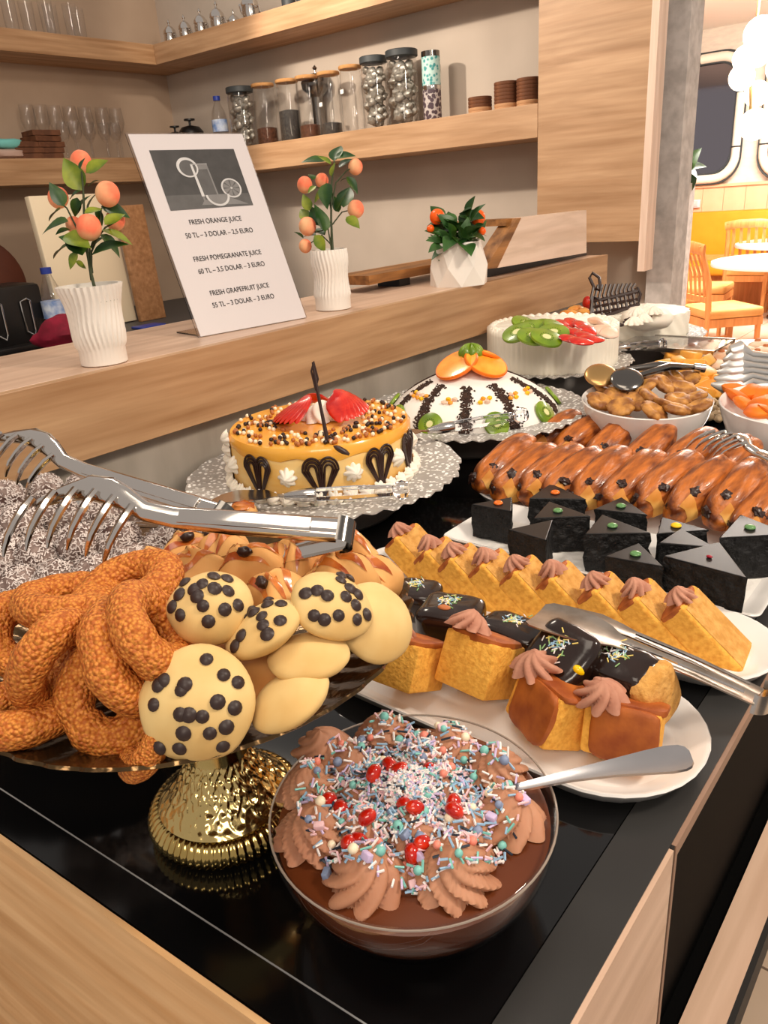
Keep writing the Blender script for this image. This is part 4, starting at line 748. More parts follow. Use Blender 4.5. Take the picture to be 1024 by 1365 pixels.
for k in range(4): inst('cream_rosette',CR,ck,w2@onside(c1,R1+.002,z1+.03+.02*k,-84+k*2)@S(1.1))
prl=MB(); rr=random.Random(4)
for i in range(330):
    a=rr.uniform(0,2*pi); r=R1*math.sqrt(rr.uniform(.22,.9)); prl.k=i%3
    x,y=r*math.cos(a),r*math.sin(a)
    prl.ball(.0037,8,6,m=T(x,y,H1*1.03+.002))
o=prl.obj('chocolate_pearls',['pearl_white','choc','pearl_brown'],ck); o['kind']='stuff'
def fan(parent,c,n,L,wd,a0,a1,mt,th=.004,tilt=.35,nm='strawberry_slice'):
    for i in range(n):
        a=a0+(a1-a0)*i/(n-1); b=MB().ball((L/2,wd/2,th),14,8,fn=lambda p:V((p.x,p.y*(1-.35*p.x),p.z)))
        b.obj(nm,mt,parent,T(c)@RZ(a)@T(L*.45,0,L*.36+.001*i)@RY(.5)@RX(tilt))
fan(ck,(-.005,-.02,H1*1.04),8,.07,.034,-2.5,-1.1,'straw'); fan(ck,(.02,.02,H1*1.04),8,.07,.034,-.65,.75,'straw')
fan(ck,(-.03,.035,H1*1.04),4,.055,.034,2.0,2.8,'straw')
inst('cream_swirl',rosette_mesh('cream_swirl',.036,.032,8,1.4,'cream',.28),ck,T(.0,.012,H1*1.05))
k0=at(432,585,z1+H1); MB().tube([w2@at(437,590,z1+H1*1.05),w2@plane(428,545,k0),w2@plane(421,510,k0),w2@plane(417,483,k0)],[.004,.003,.0032,.002],6).obj('chocolate_stick','choc',ck); MB().tube([w2@plane(421,520,k0),w2@plane(415,495,k0),w2@plane(418,482,k0),w2@plane(424,505,k0)],.0018,6,True).obj('chocolate_loop','choc',ck)
for x,y,a in ((372,562,.5),(390,558,.9),(455,600,-.4)): MB().ball((.028,.006,.004),12,6,.2,3).obj('chocolate_curl','choc',ck,T(w2@at(x,y,z1+H1*1.09))@RZ(a))
server(at(405,660,z1+.03),at(540,653,z1+.03),0,'clear-handled cake server on the caramel cake stand')
# white dome cake
c2=V((-.905,1.385)); R2=.185; z2=.973; H2=.1
lace_stand(c2,.25,z2,'lace-rimmed silver cake stand under the white dome cake')
dk=thing('dome_cake','white dome cake with kiwi slices, orange slices and chocolate crumb stripes','cake',(c2[0],c2[1],z2+.002)); w2=dk.matrix_world.inverted()
dome=lambda t:(R2*(1-t**1.55)**.75 if t<1 else 0,H2*t)
MB().lathe([dome(t/20.) for t in range(21)],72).obj('icing','white_icing',dk)
def ondome(t,deg,lift=.0):
    a=ang0(c2)+math.radians(deg); r,z=dome(t); r2,zz=dome(min(1,t+.02)); tn=V((r2-r,0,zz-z)).normalized(); nn=V((tn.z,0,-tn.x))
    ca,sa=math.cos(a),math.sin(a); N=V((nn.x*ca,nn.x*sa,nn.z)); return frame(N,(-sa,ca,0),V((r*ca,r*sa,z))+N*lift)
def crumb_stripe(deg0,deg1,nm='crumb_stripe'):
    b=MB(); rr=random.Random(int(deg0)+500)
    for i in range(420):
        t=rr.uniform(.03,.74); w=rr.gauss(0,.0062); dg=deg0+(deg1-deg0)*(1-t)
        b.ball((rr.uniform(.002,.004),.0018,.0018),5,4,m=ondome(t,dg,.001)@T(w,0,0)@RZ(rr.uniform(0,3)))
    o=b.obj(nm,'crumb',dk); o['kind']='stuff'
for d0,d1 in ((-80,-66),(-46,-36),(-6,-5),(32,27),(70,74),(120,115),(-120,-115)): crumb_stripe(d0,d1)
def kiwi(parent,m,r=.026,cut=False):
    o=MB().lathe([(r,0),(r*1.02,.003),(r,.006),(r*.95,.007),(0,.007)],28,lambda a,i:(1+.03*math.cos(2*a+1),0)).obj('kiwi_slice','kiwi',parent,m)
    MB().lathe([(r*.3,0),(r*.28,.0075),(0,.0078)],16).obj('kiwi_core','kiwi_core',o); sd=MB()
    for i in range(16): sd.ball((.0018,.0008,.0006),6,4,m=RZ(i*2*pi/16)@T(r*.42,0,.0073))
    sd.obj('seeds','kiwi_seed',o)['kind']='stuff'
for dg in (-63,-28,15,55,100,-100): kiwi(dk,ondome(.14,dg,.001)@RZ(dg),.026)
for i,dg in enumerate((-52,-20,12,40,-66,62)):
    for j in range(4): MB().ball((.006,.005,.004),8,6,.3,2,i+j).obj('candied_fruit',['orange_fruit','pink_fruit','candy_yellow'][(i+j)%3],dk,ondome(.5+.05*(j%2),dg+3*j-5,.003))
for a,tl in ((-60,.28),(60,.28),(180,.25)):
    aa=ang0(c2)+math.radians(a*.8); m=T(.04*math.cos(aa),.04*math.sin(aa),H2+.006)@frame((.55*math.cos(aa),.55*math.sin(aa),1))
    o=MB().lathe([(.047,0),(.048,.003),(.047,.006),(.044,.0068),(0,.0068)],32).obj('orange_slice','orange_fruit',dk,m); MB().lathe([(.0475,-.0005),(.049,.003),(.0475,.0065)],32).obj('peel','orange_rim',o)
MB().ball((.024,.024,.018),48,12,fn=lambda p:p*(1+.35*abs(math.cos(4*math.atan2(p.y,p.x)))*(.4+.6*p.z))).obj('kiwi_crown','kiwi',dk,T(0,0,H2+.024))
server(at(590,571,z2+.035),at(698,553,z2+.035),0,'clear-handled cake server on the dome cake stand')
# white ribbed cake
zz=.973; f3=at(735,503,zz); R3=.172; dv=V((f3.x,f3.y)).normalized(); c3=V((f3.x,f3.y))+dv*R3; H3=.105
lace_stand(c3,.215,zz,'lace-rimmed cake stand under the tall white kiwi and strawberry cake')
ck3=thing('fruit_cake','tall white ribbed cream cake topped with kiwi and strawberries','cake',(c3.x,c3.y,zz+.002)); w2=ck3.matrix_world.inverted()
MB().lathe([(R3*.98,0)]+[(R3,.004+H3*.94*i/8.) for i in range(9)]+[(R3*.95,H3),(0,H3)],300,lambda a,i:(1+(.014*abs(math.sin(36*a+.3*noise.noise(V((i*.4,math.cos(a)*4,math.sin(a)*4)))))),.004*noise.noise(V((math.cos(a)*9,math.sin(a)*9,0))) if i>8 else 0)).obj('ribbed_cream','cream_yellow',ck3,ang=80)
for i in range(44):
    a=i*2*pi/44; inst('cream_rosette',CR,ck3,T(R3*.93*math.cos(a),R3*.93*math.sin(a),H3-.004)@RZ(a)@S(.9,1,.9))
for i,(x,y) in enumerate([(690,445),(705,440),(722,438),(738,445),(710,450),(728,452),(700,434),(742,440)]): kiwi(ck3,T(w2@at(x,y,zz+H3+.022))@frame(nrm(.75,.75,-.5+.13*i)).to_3x3().to_4x4(),.036)
for i,(x,y) in enumerate([(748,432),(762,430),(775,434),(785,440),(755,440),(770,444),(782,448),(762,452),(775,455),(790,452)]):
    MB().ball((.03,.019,.006),14,8,fn=lambda p:V((p.x,p.y*(1-.35*p.x),p.z))).obj('strawberry_slice','straw',ck3,T(w2@at(x,y,zz+H3+.02))@(frame(nrm(.6,.8,.1))@RZ(-1.9+.22*i)).to_3x3().to_4x4())
for i,(x,y) in enumerate([(800,440),(812,444),(806,432),(795,428)]): MB().ball((.026,.02,.008),14,8,.2,2,i).obj('peach_slice','pink_fruit',ck3,T(w2@at(x,y,zz+H3+.014))@RZ(i)@RX(.5))
# white cake with chocolate fence
f4=at(850,458,.973); R4=.145; dv=V((f4.x,f4.y)).normalized(); c4_=V((f4.x,f4.y))+dv*R4; H4=.075
lace_stand(c4_,.2,.973,'lace-rimmed cake stand under the farthest cake with chocolate fence')
ck4=thing('chocolate_fence_cake','farthest white cream cake with a dark chocolate fence on top','cake',(c4_.x,c4_.y,.975)); w2=ck4.matrix_world.inverted()
MB().lathe([(R4*.97,0)]+[(R4,.004+H4*.92*i/8.) for i in range(9)]+[(R4*.95,H4),(0,H4)],220,lambda a,i:(1+.02*math.sin(20*a+i*1.1),0)).obj('basket_cream','cream_yellow',ck4,ang=80)
kk=at(850,425,.975+H4)
MB().ball((.075,.06,.035),28,14,.12,3).obj('cream_mound','cream',ck4,T(w2@at(862,424,.975+H4)))
for i,(x,y) in enumerate([(845,432),(858,428),(872,418),(862,414),(850,420)]): inst('cream_rosette',CR,ck4,T(w2@at(x,y,.975+H4+.02))@S(1.8))
lat=MB()
k4=at(815,420,.975+H4)
MB().tube([w2@plane(x,y,k4) for x,y in ((787,422),(790,395),(800,400),(850,388),(852,405),(795,425))],.006,6,True).obj('fence_frame','choc',ck4)
for i in range(11): MB().tube([w2@plane(792+5.5*i,424-1.6*i,k4,.004*(i%2)),w2@plane(788+5.5*i,398-1.4*i,k4,.004*(i%2)),w2@plane(792+5.5*i,380-.2*i,k4,.004*(i%2))],.0045,6).obj('fence_bar','choc',ck4)
for i in range(3): MB().tube([w2@plane(788,402+8*i,k4),w2@plane(850,390+9*i,k4)],.005,6).obj('fence_bar','choc',ck4)
MB().tube([w2@plane(x,y,k4) for x,y in ((793,385),(786,370),(790,364),(799,370),(801,388))],.005,6,True).obj('chocolate_loop','choc',ck4)
MB().tube([w2@plane(x,y,k4) for x,y in ((846,398),(845,386),(850,383),(854,392),(852,402))],.004,6,True).obj('chocolate_loop','choc',ck4)
for i,(x,y) in enumerate([(758,418),(768,412),(778,416),(765,424),(775,424)]): MB().ball((.028,.022,.012),14,8,.25,2,i).obj('peach_slice','peach_fruit',ck4,T(w2@at(x,y,.975+H4+.012))@RZ(i))
MB().ball((.016,.014,.022),14,10).obj('strawberry','straw',ck4,T(w2@at(783,404,.975+H4+.02)))
swl=MB()
for i in range(22): swl.ball((.01,.004,.004),8,5,m=T(w2@at(825+2.9*i,432-.9*i+3*math.sin(i),.975+H4+.012))@RZ(i*.9))
swl.obj('chocolate_shavings','choc',ck4)['kind']='stuff'
server(at(832,463,1.0),at(885,458,1.0),0,'clear-handled cake server on the farthest cake stand')
# ---------------------------------------------------------------- trays
def tray(c,hx,hy,rz,r,lab,m='china',h=.022,emb=None,n=8):
    t=thing('serving_tray',lab,'tray',(c[0],c[1],ZC),rz); b=MB(); rings=[(hx-.03,hy-.03,r*.7,0),(hx-.012,hy-.012,r*.9,.004),(hx,hy,r,h-.001),(hx-.001,hy-.001,r,h+.001),(hx-.005,hy-.005,r*.95,h),(hx-.02,hy-.02,r*.8,.008),(hx-.03,hy-.03,r*.7,.006)]
    vs=[];fs=[]
    for a,bb,rr,z in rings: vs+=[(x,y,z) for x,y in rrect(a,bb,min(rr,bb*.98),n)]
    k=len(vs)//len(rings)
    for i in range(len(rings)-1): fs+=[(i*k+j,i*k+(j+1)%k,(i+1)*k+(j+1)%k,(i+1)*k+j) for j in range(k)]
    fs+=[tuple(range(k-1,-1,-1))]; b.add(vs,fs); b.obj('dish',m,t,ang=50)
    b=MB(); o=6*k; b.add(vs[o:],[tuple(range(k))]); b.obj('dish_floor',emb or m,t,smooth=False); return t
tray((-.372,.60),.225,.098,0,.095,'white oblong tray in front with iced squares and sponge blocks')
tray((-.42,.793),.285,.08,.075,.075,'white oblong tray carrying the row of sponge slices')
tray((-.412,.975),.235,.085,.0,.012,'white embossed tray under the black cake wedges',emb='china_emboss')
tray((-.40,1.225),.335,.165,.0,.1,'white oblong tray under the chocolate pastries')
CRm=[rosette_mesh('cream_swirl',.0165,.0155,8,.9,'cream_rosette',.6,72,9),rosette_mesh('cream_swirl',.0165,.0165,8,-1.1,'cream_rosette',.6,72,9)]
# sponge slices
def slab(lo,hi,k,bev=.003):   # rough-cut block with crust on one end
    pass
zr=.985
for i,(x,y) in enumerate([(534,700),(574,718),(607,727),(649,735),(692,744),(741,752),(799,767),(854,777),(915,788)]):
    p=at(x,y,zr); t=thing('sponge_slice','yellow sponge slice with a pink cream swirl, %s from the left in the leaning row'%ORD[i],'cake slice',(p.x,p.y,ZC+.008),.1,'sponge slices in the leaning row')
    LN=.84; th=.037; hh=.098; dp=.064
    m=T(.072,.016,0)@RY(-LN)@T(-th,0,0)
    MB().box((0,-dp/2,0),(th,dp/2,hh),m).obj('crumb','sponge',t,bev=.006,seg=3)
    MB().ball((th/2+.0006,dp/2+.0006,.005),20,8,.1,3,i,pw=.5).obj('top_crust','crust',t,m@T(th/2,0,hh-.0035))
    MB().box((th-.002,-dp/2+.004,.004),(th+.0007,dp/2-.004,hh-.007)).obj('cut_face','sponge_tan',t,m,smooth=False,bev=.0006)
    inst('cream_swirl',CRm[i%2],t,m@T(th*.8,-.008,hh+.001)@RY(.5)@RZ(i)@S(.95,.95,1.1))
# front sponge blocks
for i,(x,y,rz,lab,sz) in enumerate([(536,905,.05,'sponge block half hidden behind the gold stand rim',(.062,.07,.05)),(630,912,-.06,'tall yellow sponge block in front with a pink swirl at its left corner',(.066,.06,.058)),(722,955,-.5,'brown-crusted sponge block standing between the tall block and the rightmost one',(.07,.05,.055)),(828,985,.22,'rightmost brown-crusted sponge block near the tray end',(.07,.045,.05))]):
    p=at(x,y,.935); t=thing('sponge_block',lab,'cake slice',(p.x,p.y,ZC+.008),rz,'sponge blocks on the front tray'); a,b_,h=sz; t.rotation_euler=(-.5 if i<2 else -.4,0,rz); t.location.z+=(.02 if i<2 else .009)
    if i<2:
        MB().box((-a/2,-b_/2,0),(a/2,b_/2,h)).obj('crumb','sponge',t,bev=.003); MB().ball((a/2,b_/2,.005),20,8,.08,3,i,pw=.4).obj('top_crust','crust',t,T(0,0,h)); sw=T(-a*.22,-b_*.3,h+.005)
    else:
        MB().box((-a/2,-b_/2,0),(a/2,b_/2,h)).obj('crumb','sponge',t,bev=.004); MB().ball((a/2-.004,.005,h/2+.001),20,10,.06,3,i,pw=.4).obj('side_crust','crust',t,T(.004,-b_/2,h/2)@RX(-.0)); MB().ball((a/2,b_/2,.004),20,8,.08,3,i,pw=.4).obj('top_crust','crust',t,T(.004,0,h)); sw=T(-a*.3,-b_*.35,h+.003)@RX(.5)
    inst('cream_swirl',CRm[i%2],t,sw@S(1.3))
# chocolate iced squares
def iced(lab,x,y,z,rz,sz,rx=0,ry=0,cut=False,deco=None):
    p=at(x,y,z); a,b_,h=sz; t=thing('iced_square',lab,'cake',m=T(p)@RZ(rz)@RX(rx)@RY(ry),group='chocolate iced squares on the front tray')
    MB().ball((a/2*1.02,b_/2*1.02,h/2*1.05),36,20,.05,2.2,int(x),pw=.42).obj('chocolate_icing','choc_glaze',t,T(0,0,-.0))
    if cut: MB().ball((.012,b_/2*1.05,h/2*1.02),16,14,.08,3,pw=.5).obj('cut_sponge','sponge_tan',t,T(a/2-.004,0,-.002))
    s=MB(); rr=random.Random(int(x))
    for i in range(46):
        dd=V((rr.uniform(-1,1),rr.uniform(-1,1),0)).normalized(); c=V((rr.gauss(-.004,.007),rr.gauss(.006,.006),h/2*1.06)); s.k=i%4; s.tube([c-dd*.003,c+dd*.003],.0007,5)
    s.obj('rod_sprinkles',['sp_white','sp_yellow','sp_green','sp_blue'],t)['kind']='stuff'
    if deco=='almond': MB().ball((.008,.005,.003),14,8).obj('almond','almond',t,T(-.004,-.012,h/2*1.06))
    if deco=='candy': MB().ball((.007,.005,.004),14,8).obj('yellow_candy','candy_yellow',t,T(a*.42,-.004,h*.4)@RY(.8))
    return t
iced('chocolate iced square nearest the gold stand, mostly hidden',556,800,.95,.2,(.06,.055,.04))
iced('chocolate iced square with an almond on top',602,826,.955,.25,(.075,.065,.042),deco='almond')
iced('low chocolate iced square behind the tilted one, green sprinkles on top',684,850,.945,-.1,(.08,.05,.038))
iced('tilted chocolate iced square with a yellow candy',752,880,.97,-.3,(.068,.07,.042),.65,.12,deco='candy')
iced('chocolate iced piece cut open to show tan sponge at the tray right end',832,908,.955,-.2,(.08,.055,.06),.3,-.1,cut=True)
# broad tongs
def flat_tongs(lab,H,E,up,mt='silver_brushed'):
    H=V(H);E=V(E);x=E-H;L=x.length; m=frame(V(up)-x*V(up).dot(x)/L/L,x,H); t=thing('serving_tongs',lab,'tongs',m=m); k=L
    for s in (1,-1):
        A=RZ(.09*s)@RY(-.03*s)
        ribbon((0,.009*s,.0),(k,.009*s,.0),[(0,.011),(.25,.0115),(.5,.0115),(.6,.014),(.66,.024),(.75,.033),(.9,.035),(.97,.033),(1,.026)] if s>0 else [(0,.008),(.3,.0085),(.6,.0085),(.68,.013),(.8,.018),(1,.012)],.0016,(0,0,1),.006,7,.12).obj('arm',mt,t,A,ang=50)
        MB().tube([A@V((k*f,.009*s,.0032+.0045*math.sin(pi*f))) for f in (.05,.2,.4,.58)],.0012,6).obj('ridge','steel',t)
    MB().grid(lambda u,v:(-.014*math.cos((u-.5)*pi),.012*math.sin((u-.5)*pi)*1.5,(v-.5)*.02),14,4).obj('hinge_bow','chrome',t); return t
flat_tongs('broad-ended steel tongs lying between the sponge row and iced squares',at(1010,928,.965),at(728,815,.985),VU+VF*.3)
# black cake wedges
BW=[(664,672,0.965,-2.2,.066,'candy_orange','black cake wedge at the left end with an orange candy'),
 (742,656,.962,.45,.085,'candy_orange','black cake wedge at the back left with an orange candy'),
 (745,680,.966,.6,.08,'candy_green','black cake wedge with a green candy, behind the plain front wedge'),
 (712,704,.972,1.9,.07,None,'plain black cake wedge at the front left'),
 (830,674,.962,.2,.075,'candy_green','black cake wedge at the back middle with a green candy'),
 (818,700,.968,.55,.085,'candy_green','large black cake wedge in the middle with a green candy'),
 (850,738,.962,.1,.072,'candy_green','low black cake wedge in front with a green candy'),
 (902,700,.962,.7,.07,'candy_yellow','black cake wedge with a yellow candy'),
 (915,717,.964,.3,.068,None,'plain black cake wedge right of the yellow candy wedge'),
 (950,742,.972,-.1,.1,'candy_red','largest black cake wedge in front with a red dot'),
 (1003,705,.972,-1.6,.09,'candy_green','black cake wedge at the right edge with a green candy')]
for i,(x,y,z,rz,L,cd,lab) in enumerate(BW):
    p=at(x,y,z); h=z-ZC-.01; t=thing('cake_wedge',lab,'cake slice',(p.x,p.y,ZC+.008),rz,'black cake wedges on the embossed tray')
    pl=[(-L*.5,-L*.32),(L*.55,-L*.3),(-L*.12,L*.5)]
    b=MB(); nseg=9; bd=[]
    for q in range(3):
        a0,a1=V(pl[q]),V(pl[(q+1)%3])
        for j in range(nseg): bd.append(a0.lerp(a1,j/nseg))
    cx_=sum(q[0] for q in pl)/3; cy_=sum(q[1] for q in pl)/3; vs=[];n=len(bd); lv_=6
    for k in range(lv_):
        for q in bd: 
            e=.0032*noise.noise(V((q.x*90,q.y*90,k*1.3+i*5))); f=1+e/L*3; vs.append((cx_+(q.x-cx_)*f,cy_+(q.y-cy_)*f,h*k/(lv_-1)))
    b.add(vs,[(k*n+j,k*n+(j+1)%n,(k+1)*n+(j+1)%n,(k+1)*n+j) for k in range(lv_-1) for j in range(n)]+[tuple(range(n-1,-1,-1))]); b.obj('crumb','brownie',t,ang=60)
    MB().prism([(cx_+(q[0]-cx_)*.99,cy_+(q[1]-cy_)*.99) for q in pl],h-.002,h+.0012).obj('icing','brownie_top',t,smooth=False,bev=.001)
    if cd: MB().ball((.0075,.0075,.0035) if cd!='candy_red' else (.004,.003,.002),16,8).obj('candy_button',cd,t,T(cx_,cy_,h+.003))
# chocolate pastries
PM=[]
for k in range(4):
    def fp(p,k=k):
        s=p.x; a=math.atan2(p.z,p.y); r=1+.03*math.sin(9*a+2.5*s+k)*(1-.4*abs(s))+.035*math.sin(2.4*s+2*a+k); q=V((p.x,p.y*r,p.z*r)); q.z-=.25*s*s; q.y+=.1*math.sin(2.2*s+k); 
        f=.09*noise.noise(p*1.8+V((k*5,0,0))); return q*(1+f)
    b=MB().ball((.08,.03,.03),48,28,fn=fp,pw=.85)
    pw=lambda n:V([math.copysign(abs(c)**.85,c) for c in n])
    fo=MB().grid(lambda u,v:(lambda p:(p.x*1.015,p.y*1.03,p.z*1.03))(V([c*r for c,r in zip(fp(pw(V((.55+.75*u*(1-.3*v)+.1*math.sin(v*4),math.cos(1.5-1.9*v)*.8,math.sin(1.5-1.9*v)*.8)).normalized())),(.08,.03,.03))])),9,14)
    PM.append((b.mesh('crust',['pastry'],ang=180),fo.mesh('fold',['pastry_pale'],ang=180)))
stick=MB().ball((.013,.009,.006),16,10,.55,2.4,3).mesh('chocolate_stick',['choc'])
PA=[(674,615,.962,'front'),(702,626,.96,'front'),(738,628,.962,'front'),(768,632,.96,'front'),(803,634,.962,'front'),(846,638,.965,'front'),(893,640,.968,'front'),(938,648,.97,'front'),(985,655,.97,'front'),(1020,672,.96,'front'),
 (742,574,.955,'back'),(774,581,.955,'back'),(816,587,.957,'back'),(866,596,.96,'back'),(922,602,.965,'back'),(976,613,.967,'back')]
nf=nb=0
for i,(x,y,z,rw) in enumerate(PA):
    if rw=='front': lab='glossy brown pastry roll with chocolate sticks, %s from the left in the front row'%ORD[nf]; nf+=1
    else: lab='glossy brown pastry roll with chocolate sticks, %s from the left in the back row'%ORD[nb]; nb+=1
    p=at(x,y,z); ax=V((-.18 if rw=='front' else -.2,-.95,-.27)).normalized(); m=frame(V((.45,.1,.9)),None,p); up=V((.4,.05,.9)); up=(up-ax*up.dot(ax)).normalized(); m=frame(up,ax,p)
    t=thing('chocolate_pastry',lab,'pastry',m=m@S(1.08 if rw=='front' else 1.0),group='chocolate pastries in two rows'); inst('crust',PM[i%4][0],t); inst('fold',PM[i%4][1],t)
    inst('chocolate_stick',stick,t,T(.043,.006-.004*(i%3),.0222)@RZ(i*.9)@RY(.3)@S(R_(.75,1.0),R_(.8,1.0),.7)); inst('chocolate_stick',stick,t,T(.070,-.012,.002)@RX(i)@RY(.9)@S(.8))
comb_tongs('steel comb tongs at the right edge resting on the pastries',at(1085,640,1.0),at(948,590,1.005),VF*.9+VU*.6,open_=.02,dev=-.03,back=.25)
# ---------------------------------------------------------------- bowls of dried fruit
def wbowl(c,R,h,lab):
    t=thing('serving_bowl',lab,'bowl',(c.x,c.y,ZC+.012)); MB().lathe([(R*.62,0),(R*.64,.003),(R*.82,h*.35),(R*.95,h*.75),(R,h),(R*.985,h+.002),(R*.955,h-.002),(R*.91,h*.72),(R*.77,h*.35),(R*.55,.012),(0,.011)],56,lambda a,i:(1,-.009*math.cos(a+.9)*(1 if 3<=i<=7 else 0))).obj('bowl_shell','china',t); return t
def saucer(c,R,lab,m='china'):
    t=thing('saucer',lab,'plate',(c.x,c.y,ZC)); MB().lathe([(R*.6,0),(R,.009),(R,.0115),(R*.6,.004),(0,.004)],48).obj('dish',m,t); return t
za=1.01
p0,p1=at(788,521,za),at(945,546,za); Ra=(p1-p0).length/2; ca=(p0+p1)/2; saucer(ca,Ra*1.05,'white saucer under the dried fig bowl'); wbowl(ca,Ra*.96,.1,'white bowl heaped with dried figs')
p0=at(963,527,za); cb=p0+(p1-at(788,521,za)).normalized()*Ra*1.02; saucer(cb,Ra*.9,'dark saucer under the dried apricot bowl','steel_dark'); wbowl(cb,Ra*.96,.1,'white bowl of dried apricots at the right edge')
fg=[]
for k in range(3): fg.append(MB().ball((.028,.024,.010),30,14,.12,2,k,fn=lambda p:V((p.x*(1+.05*math.cos(11*math.atan2(p.y,p.x))),p.y*(1+.05*math.cos(11*math.atan2(p.y,p.x))),p.z*(1-.75*math.exp(-9*(p.x*p.x+p.y*p.y)))))).mesh('dried_fig',['fig'],ang=180))
FG=[(808,520,1.0),(818,530,1.0),(830,505,1.005),(846,500,1.012),(872,498,1.015),(898,503,1.01),(838,520,1.005),(860,515,1.018),(885,512,1.016),(908,518,1.005),(925,530,1.0),(868,530,1.006),(848,535,1.0),(905,532,1.002),(888,540,1.0),(915,505,1.0),(800,535,1.0),(902,545,1.0),(930,542,.998),(872,548,1.0),(828,542,1.0)]
rl=rowlab(FG)
for i,(x,y,z) in enumerate(FG):
    o=inst('dried_fig',fg[i%3],None,frame(nrm(.5+.35*math.sin(i*1.7),.75,.5*math.cos(i*2.3)),None,at(x,y,z+.014))@RZ(i)@S(1.08)); tag(o,'tan dried fig in the white bowl, '+rl[i],'fruit','dried figs in the white bowl')
ap=MB().ball((.024,.02,.009),20,10,.15,1.6).mesh('dried_apricot',['apricot'])
AP=[(985,530,.995),(1000,522,1.0),(1018,525,1.0),(995,540,.99),(1012,548,.995),(1020,538,1.003),(1030,552,.99),(980,518,.99),(1035,530,1.0)]; rl=rowlab(AP,3)
for i,(x,y,z) in enumerate(AP):
    o=inst('dried_apricot',ap,None,frame(nrm(.4,.8,.5*math.cos(i*2)),None,at(x,y,z+.012))@RZ(i)@S(1.3)); tag(o,'orange dried apricot in the right white bowl, '+rl[i],'fruit','dried apricots in the right bowl')
ft=thing('serving_tongs','round-headed steel tongs resting on the dried figs','tongs',at(925,492,1.035)); w2=ft.matrix_world.inverted()
for (x,y,zq,mm) in ((836,506,1.045,'steel_dark'),(801,500,1.048,'gold_metal')):  # second steel head coloured gold to paint in its golden-brown reflection
    e=w2@at(x,y,zq); n_=nrm(.8,.6,-.1); MB().ball((.034,.034,.009),28,12).obj('round_head',mm,ft,frame(n_,None,e)); MB().tube([V((0,0,.004)),e*.4+V((0,0,.014)),e*.7+V((0,0,.008)),e],[.006,.0085,.007,.006],8).obj('arm','steel_dark',ft)
MB().tube([V((0,0,.004)),V((.02,.012,.0))],.009,10).obj('hinge','chrome',ft)
# fluted scoop stack over the apricots
fs_=thing('fluted_scoop','fluted steel serving scoop resting on the apricot bowl','scoop',at(985,495,1.03)); w2=fs_.matrix_world.inverted()
for i in range(6):
    a0=w2@plane(948+4*i,512-8*i,fs_.location,.0); a1=w2@plane(1030,515-8*i,fs_.location,.02); mid=w2@plane(985,517-11*i+(0 if i<3 else 3),fs_.location,-.012); a2=w2@plane(1000,508-7*i,fs_.location,0)
    MB().tube([a0,(a0+mid)/2+V((0,0,-.001)),mid,a2,a1],[.003,.016,.018,.01,.006],10).obj('flute','bright_steel',fs_)
# ---------------------------------------------------------------- far right platters
pf=at(885,515,.93); plt=thing('fruit_platter','low platter of yellow mango pieces behind the dried fig bowl','platter',(pf.x,pf.y+.16,ZC)); MB().lathe([(.13,0),(.2,.012),(.2,.016),(.13,.006),(0,.006)],48).obj('dish','steel_dark',plt)
mg=[MB().box((-.022,-.018,-.012),(.022,.018,.012)).mesh('mango_piece',['mango'],True,.004) for k in range(1)]
MG=[(868,500,.95),(885,492,.96),(905,488,.965),(925,492,.97),(940,500,.965),(930,512,.95),(945,520,.94),(915,502,.96),(895,505,.95),(950,505,.955),(938,485,.97),(920,480,.97),(900,478,.965),(955,518,.935),(935,525,.935)]; rl=rowlab(MG,3)
for i,(x,y,z) in enumerate(MG):
    o=inst('mango_piece',mg[0],None,T(at(x,y,z))@RZ(i*1.1)@RX(i*.7)@S(1.25)); tag(o,'yellow fruit block behind the fig bowl, '+rl[i],'fruit','yellow fruit blocks behind the fig bowl')
np_=[MB().ball((.011,.009,.009),10,7,.25,2,k).mesh('nut',['nut']) for k in range(2)]
nd=at(940,553,.915); tag(MB().lathe([(.05,0),(.075,.012),(.075,.015),(.05,.004),(0,.004)],32).obj('nut_dish','steel_dark',None,T(nd.x-.02,nd.y+.03,ZC)),'small dark dish of pale nuts between the two white bowls','dish')
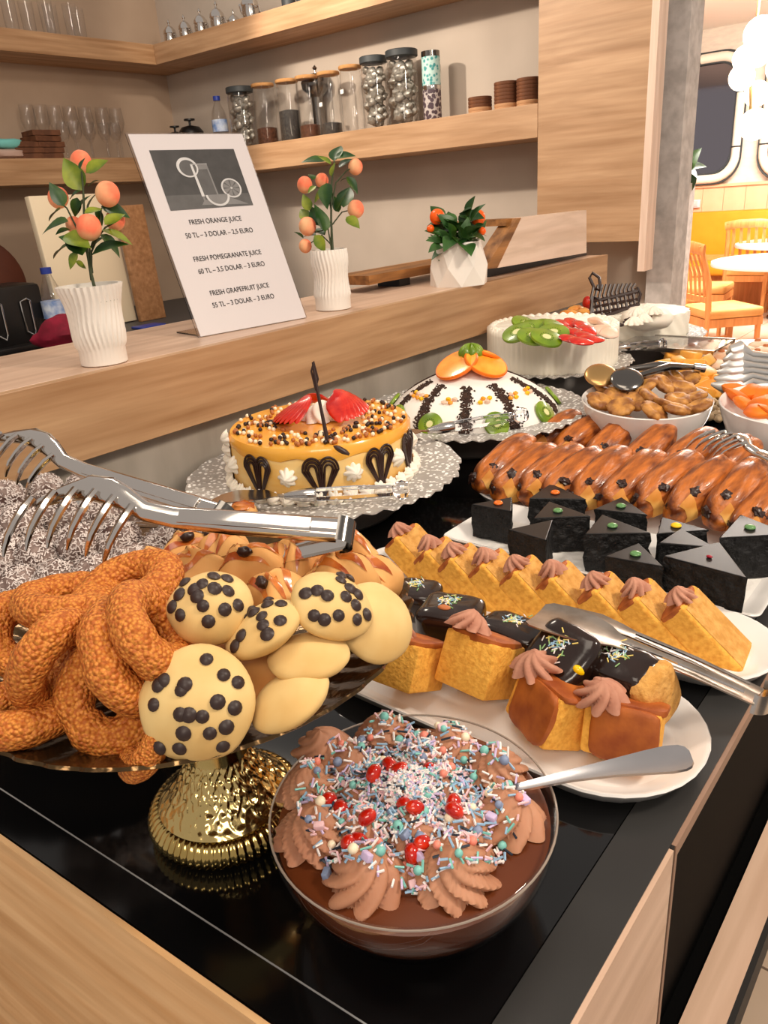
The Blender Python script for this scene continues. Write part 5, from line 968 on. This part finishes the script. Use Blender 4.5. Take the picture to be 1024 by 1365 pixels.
NT=[(945,540),(952,545),(960,538),(955,552),(946,556),(962,548),(938,548),(950,535),(958,558)]; rl=rowlab(NT,3)
for i,(x,y) in enumerate(NT): o=inst('nut',np_[i%2],None,T(at(x,y,.93))@RZ(i)); tag(o,'pale nut between the white bowls, '+rl[i],'nut','pale nuts between the bowls')
cp=at(975,466,.945)+V((.09,0,0)); cpl=thing('canape_platter','white platter of topped canapes at the far right end of the buffet','platter',(cp.x,cp.y,ZC)); MB().lathe([(.1,0),(.25,.03),(.25,.034),(.1,.008),(0,.008)],48).obj('dish','china',cpl)
cbm=MB().ball((.035,.03,.013),18,10,.15,1.5).mesh('canape_base',['canape']); ctm=MB().ball((.01,.008,.006),10,7).mesh('topping',['canape_red'])
CN=[(920,468),(945,463),(968,460),(990,466),(1012,460),(935,478),(960,474),(985,478),(1008,474),(1022,468),(905,478),(925,488),(950,486),(898,468),(1020,482)]; rl=rowlab(CN,3)
for i,(x,y) in enumerate(CN):
    t=thing('canape','pale canape on the far right platter, '+rl[i],'canape',m=T(at(x,y,.955))@RZ(i)@RX(.15),group='canapes on the far right platter'); inst('bread',cbm,t); inst('topping',ctm,t,T(.004,0,.014))
# steel warmer lid behind
bx_=thing('glass_lid_box','clear rectangular food cover with steel edges behind the fig bowl','cover',at(885,482,.93)+V((.04,-.04,0))); bx_.location.z=ZC; 
for a in (-.13,.13):
    for b in (-.09,.09): MB().box((a-.004,b-.004,0),(a+.004,b+.004,.09)).obj('corner_post','chrome',bx_,smooth=False)
MB().box((-.134,-.094,.09),(.134,.094,.095)).obj('top_pane','acrylic',bx_,smooth=False)
for b in (-.092,.092): MB().box((-.136,b-.004,.086),(.136,b+.004,.097)).obj('steel_edge','chrome',bx_,smooth=False)

t=thing('nut_pastry','small brown nut pastry lying between the back tongs and cake server','pastry',at(325,683,.992)); MB().ball((.024,.02,.014),24,12,.2,2.2,5).obj('pastry_body','cookie_brown',t); MB().ball((.02,.016,.006),20,8,.35,3,2).obj('nut_topping','glaze',t,T(0,0,.011))
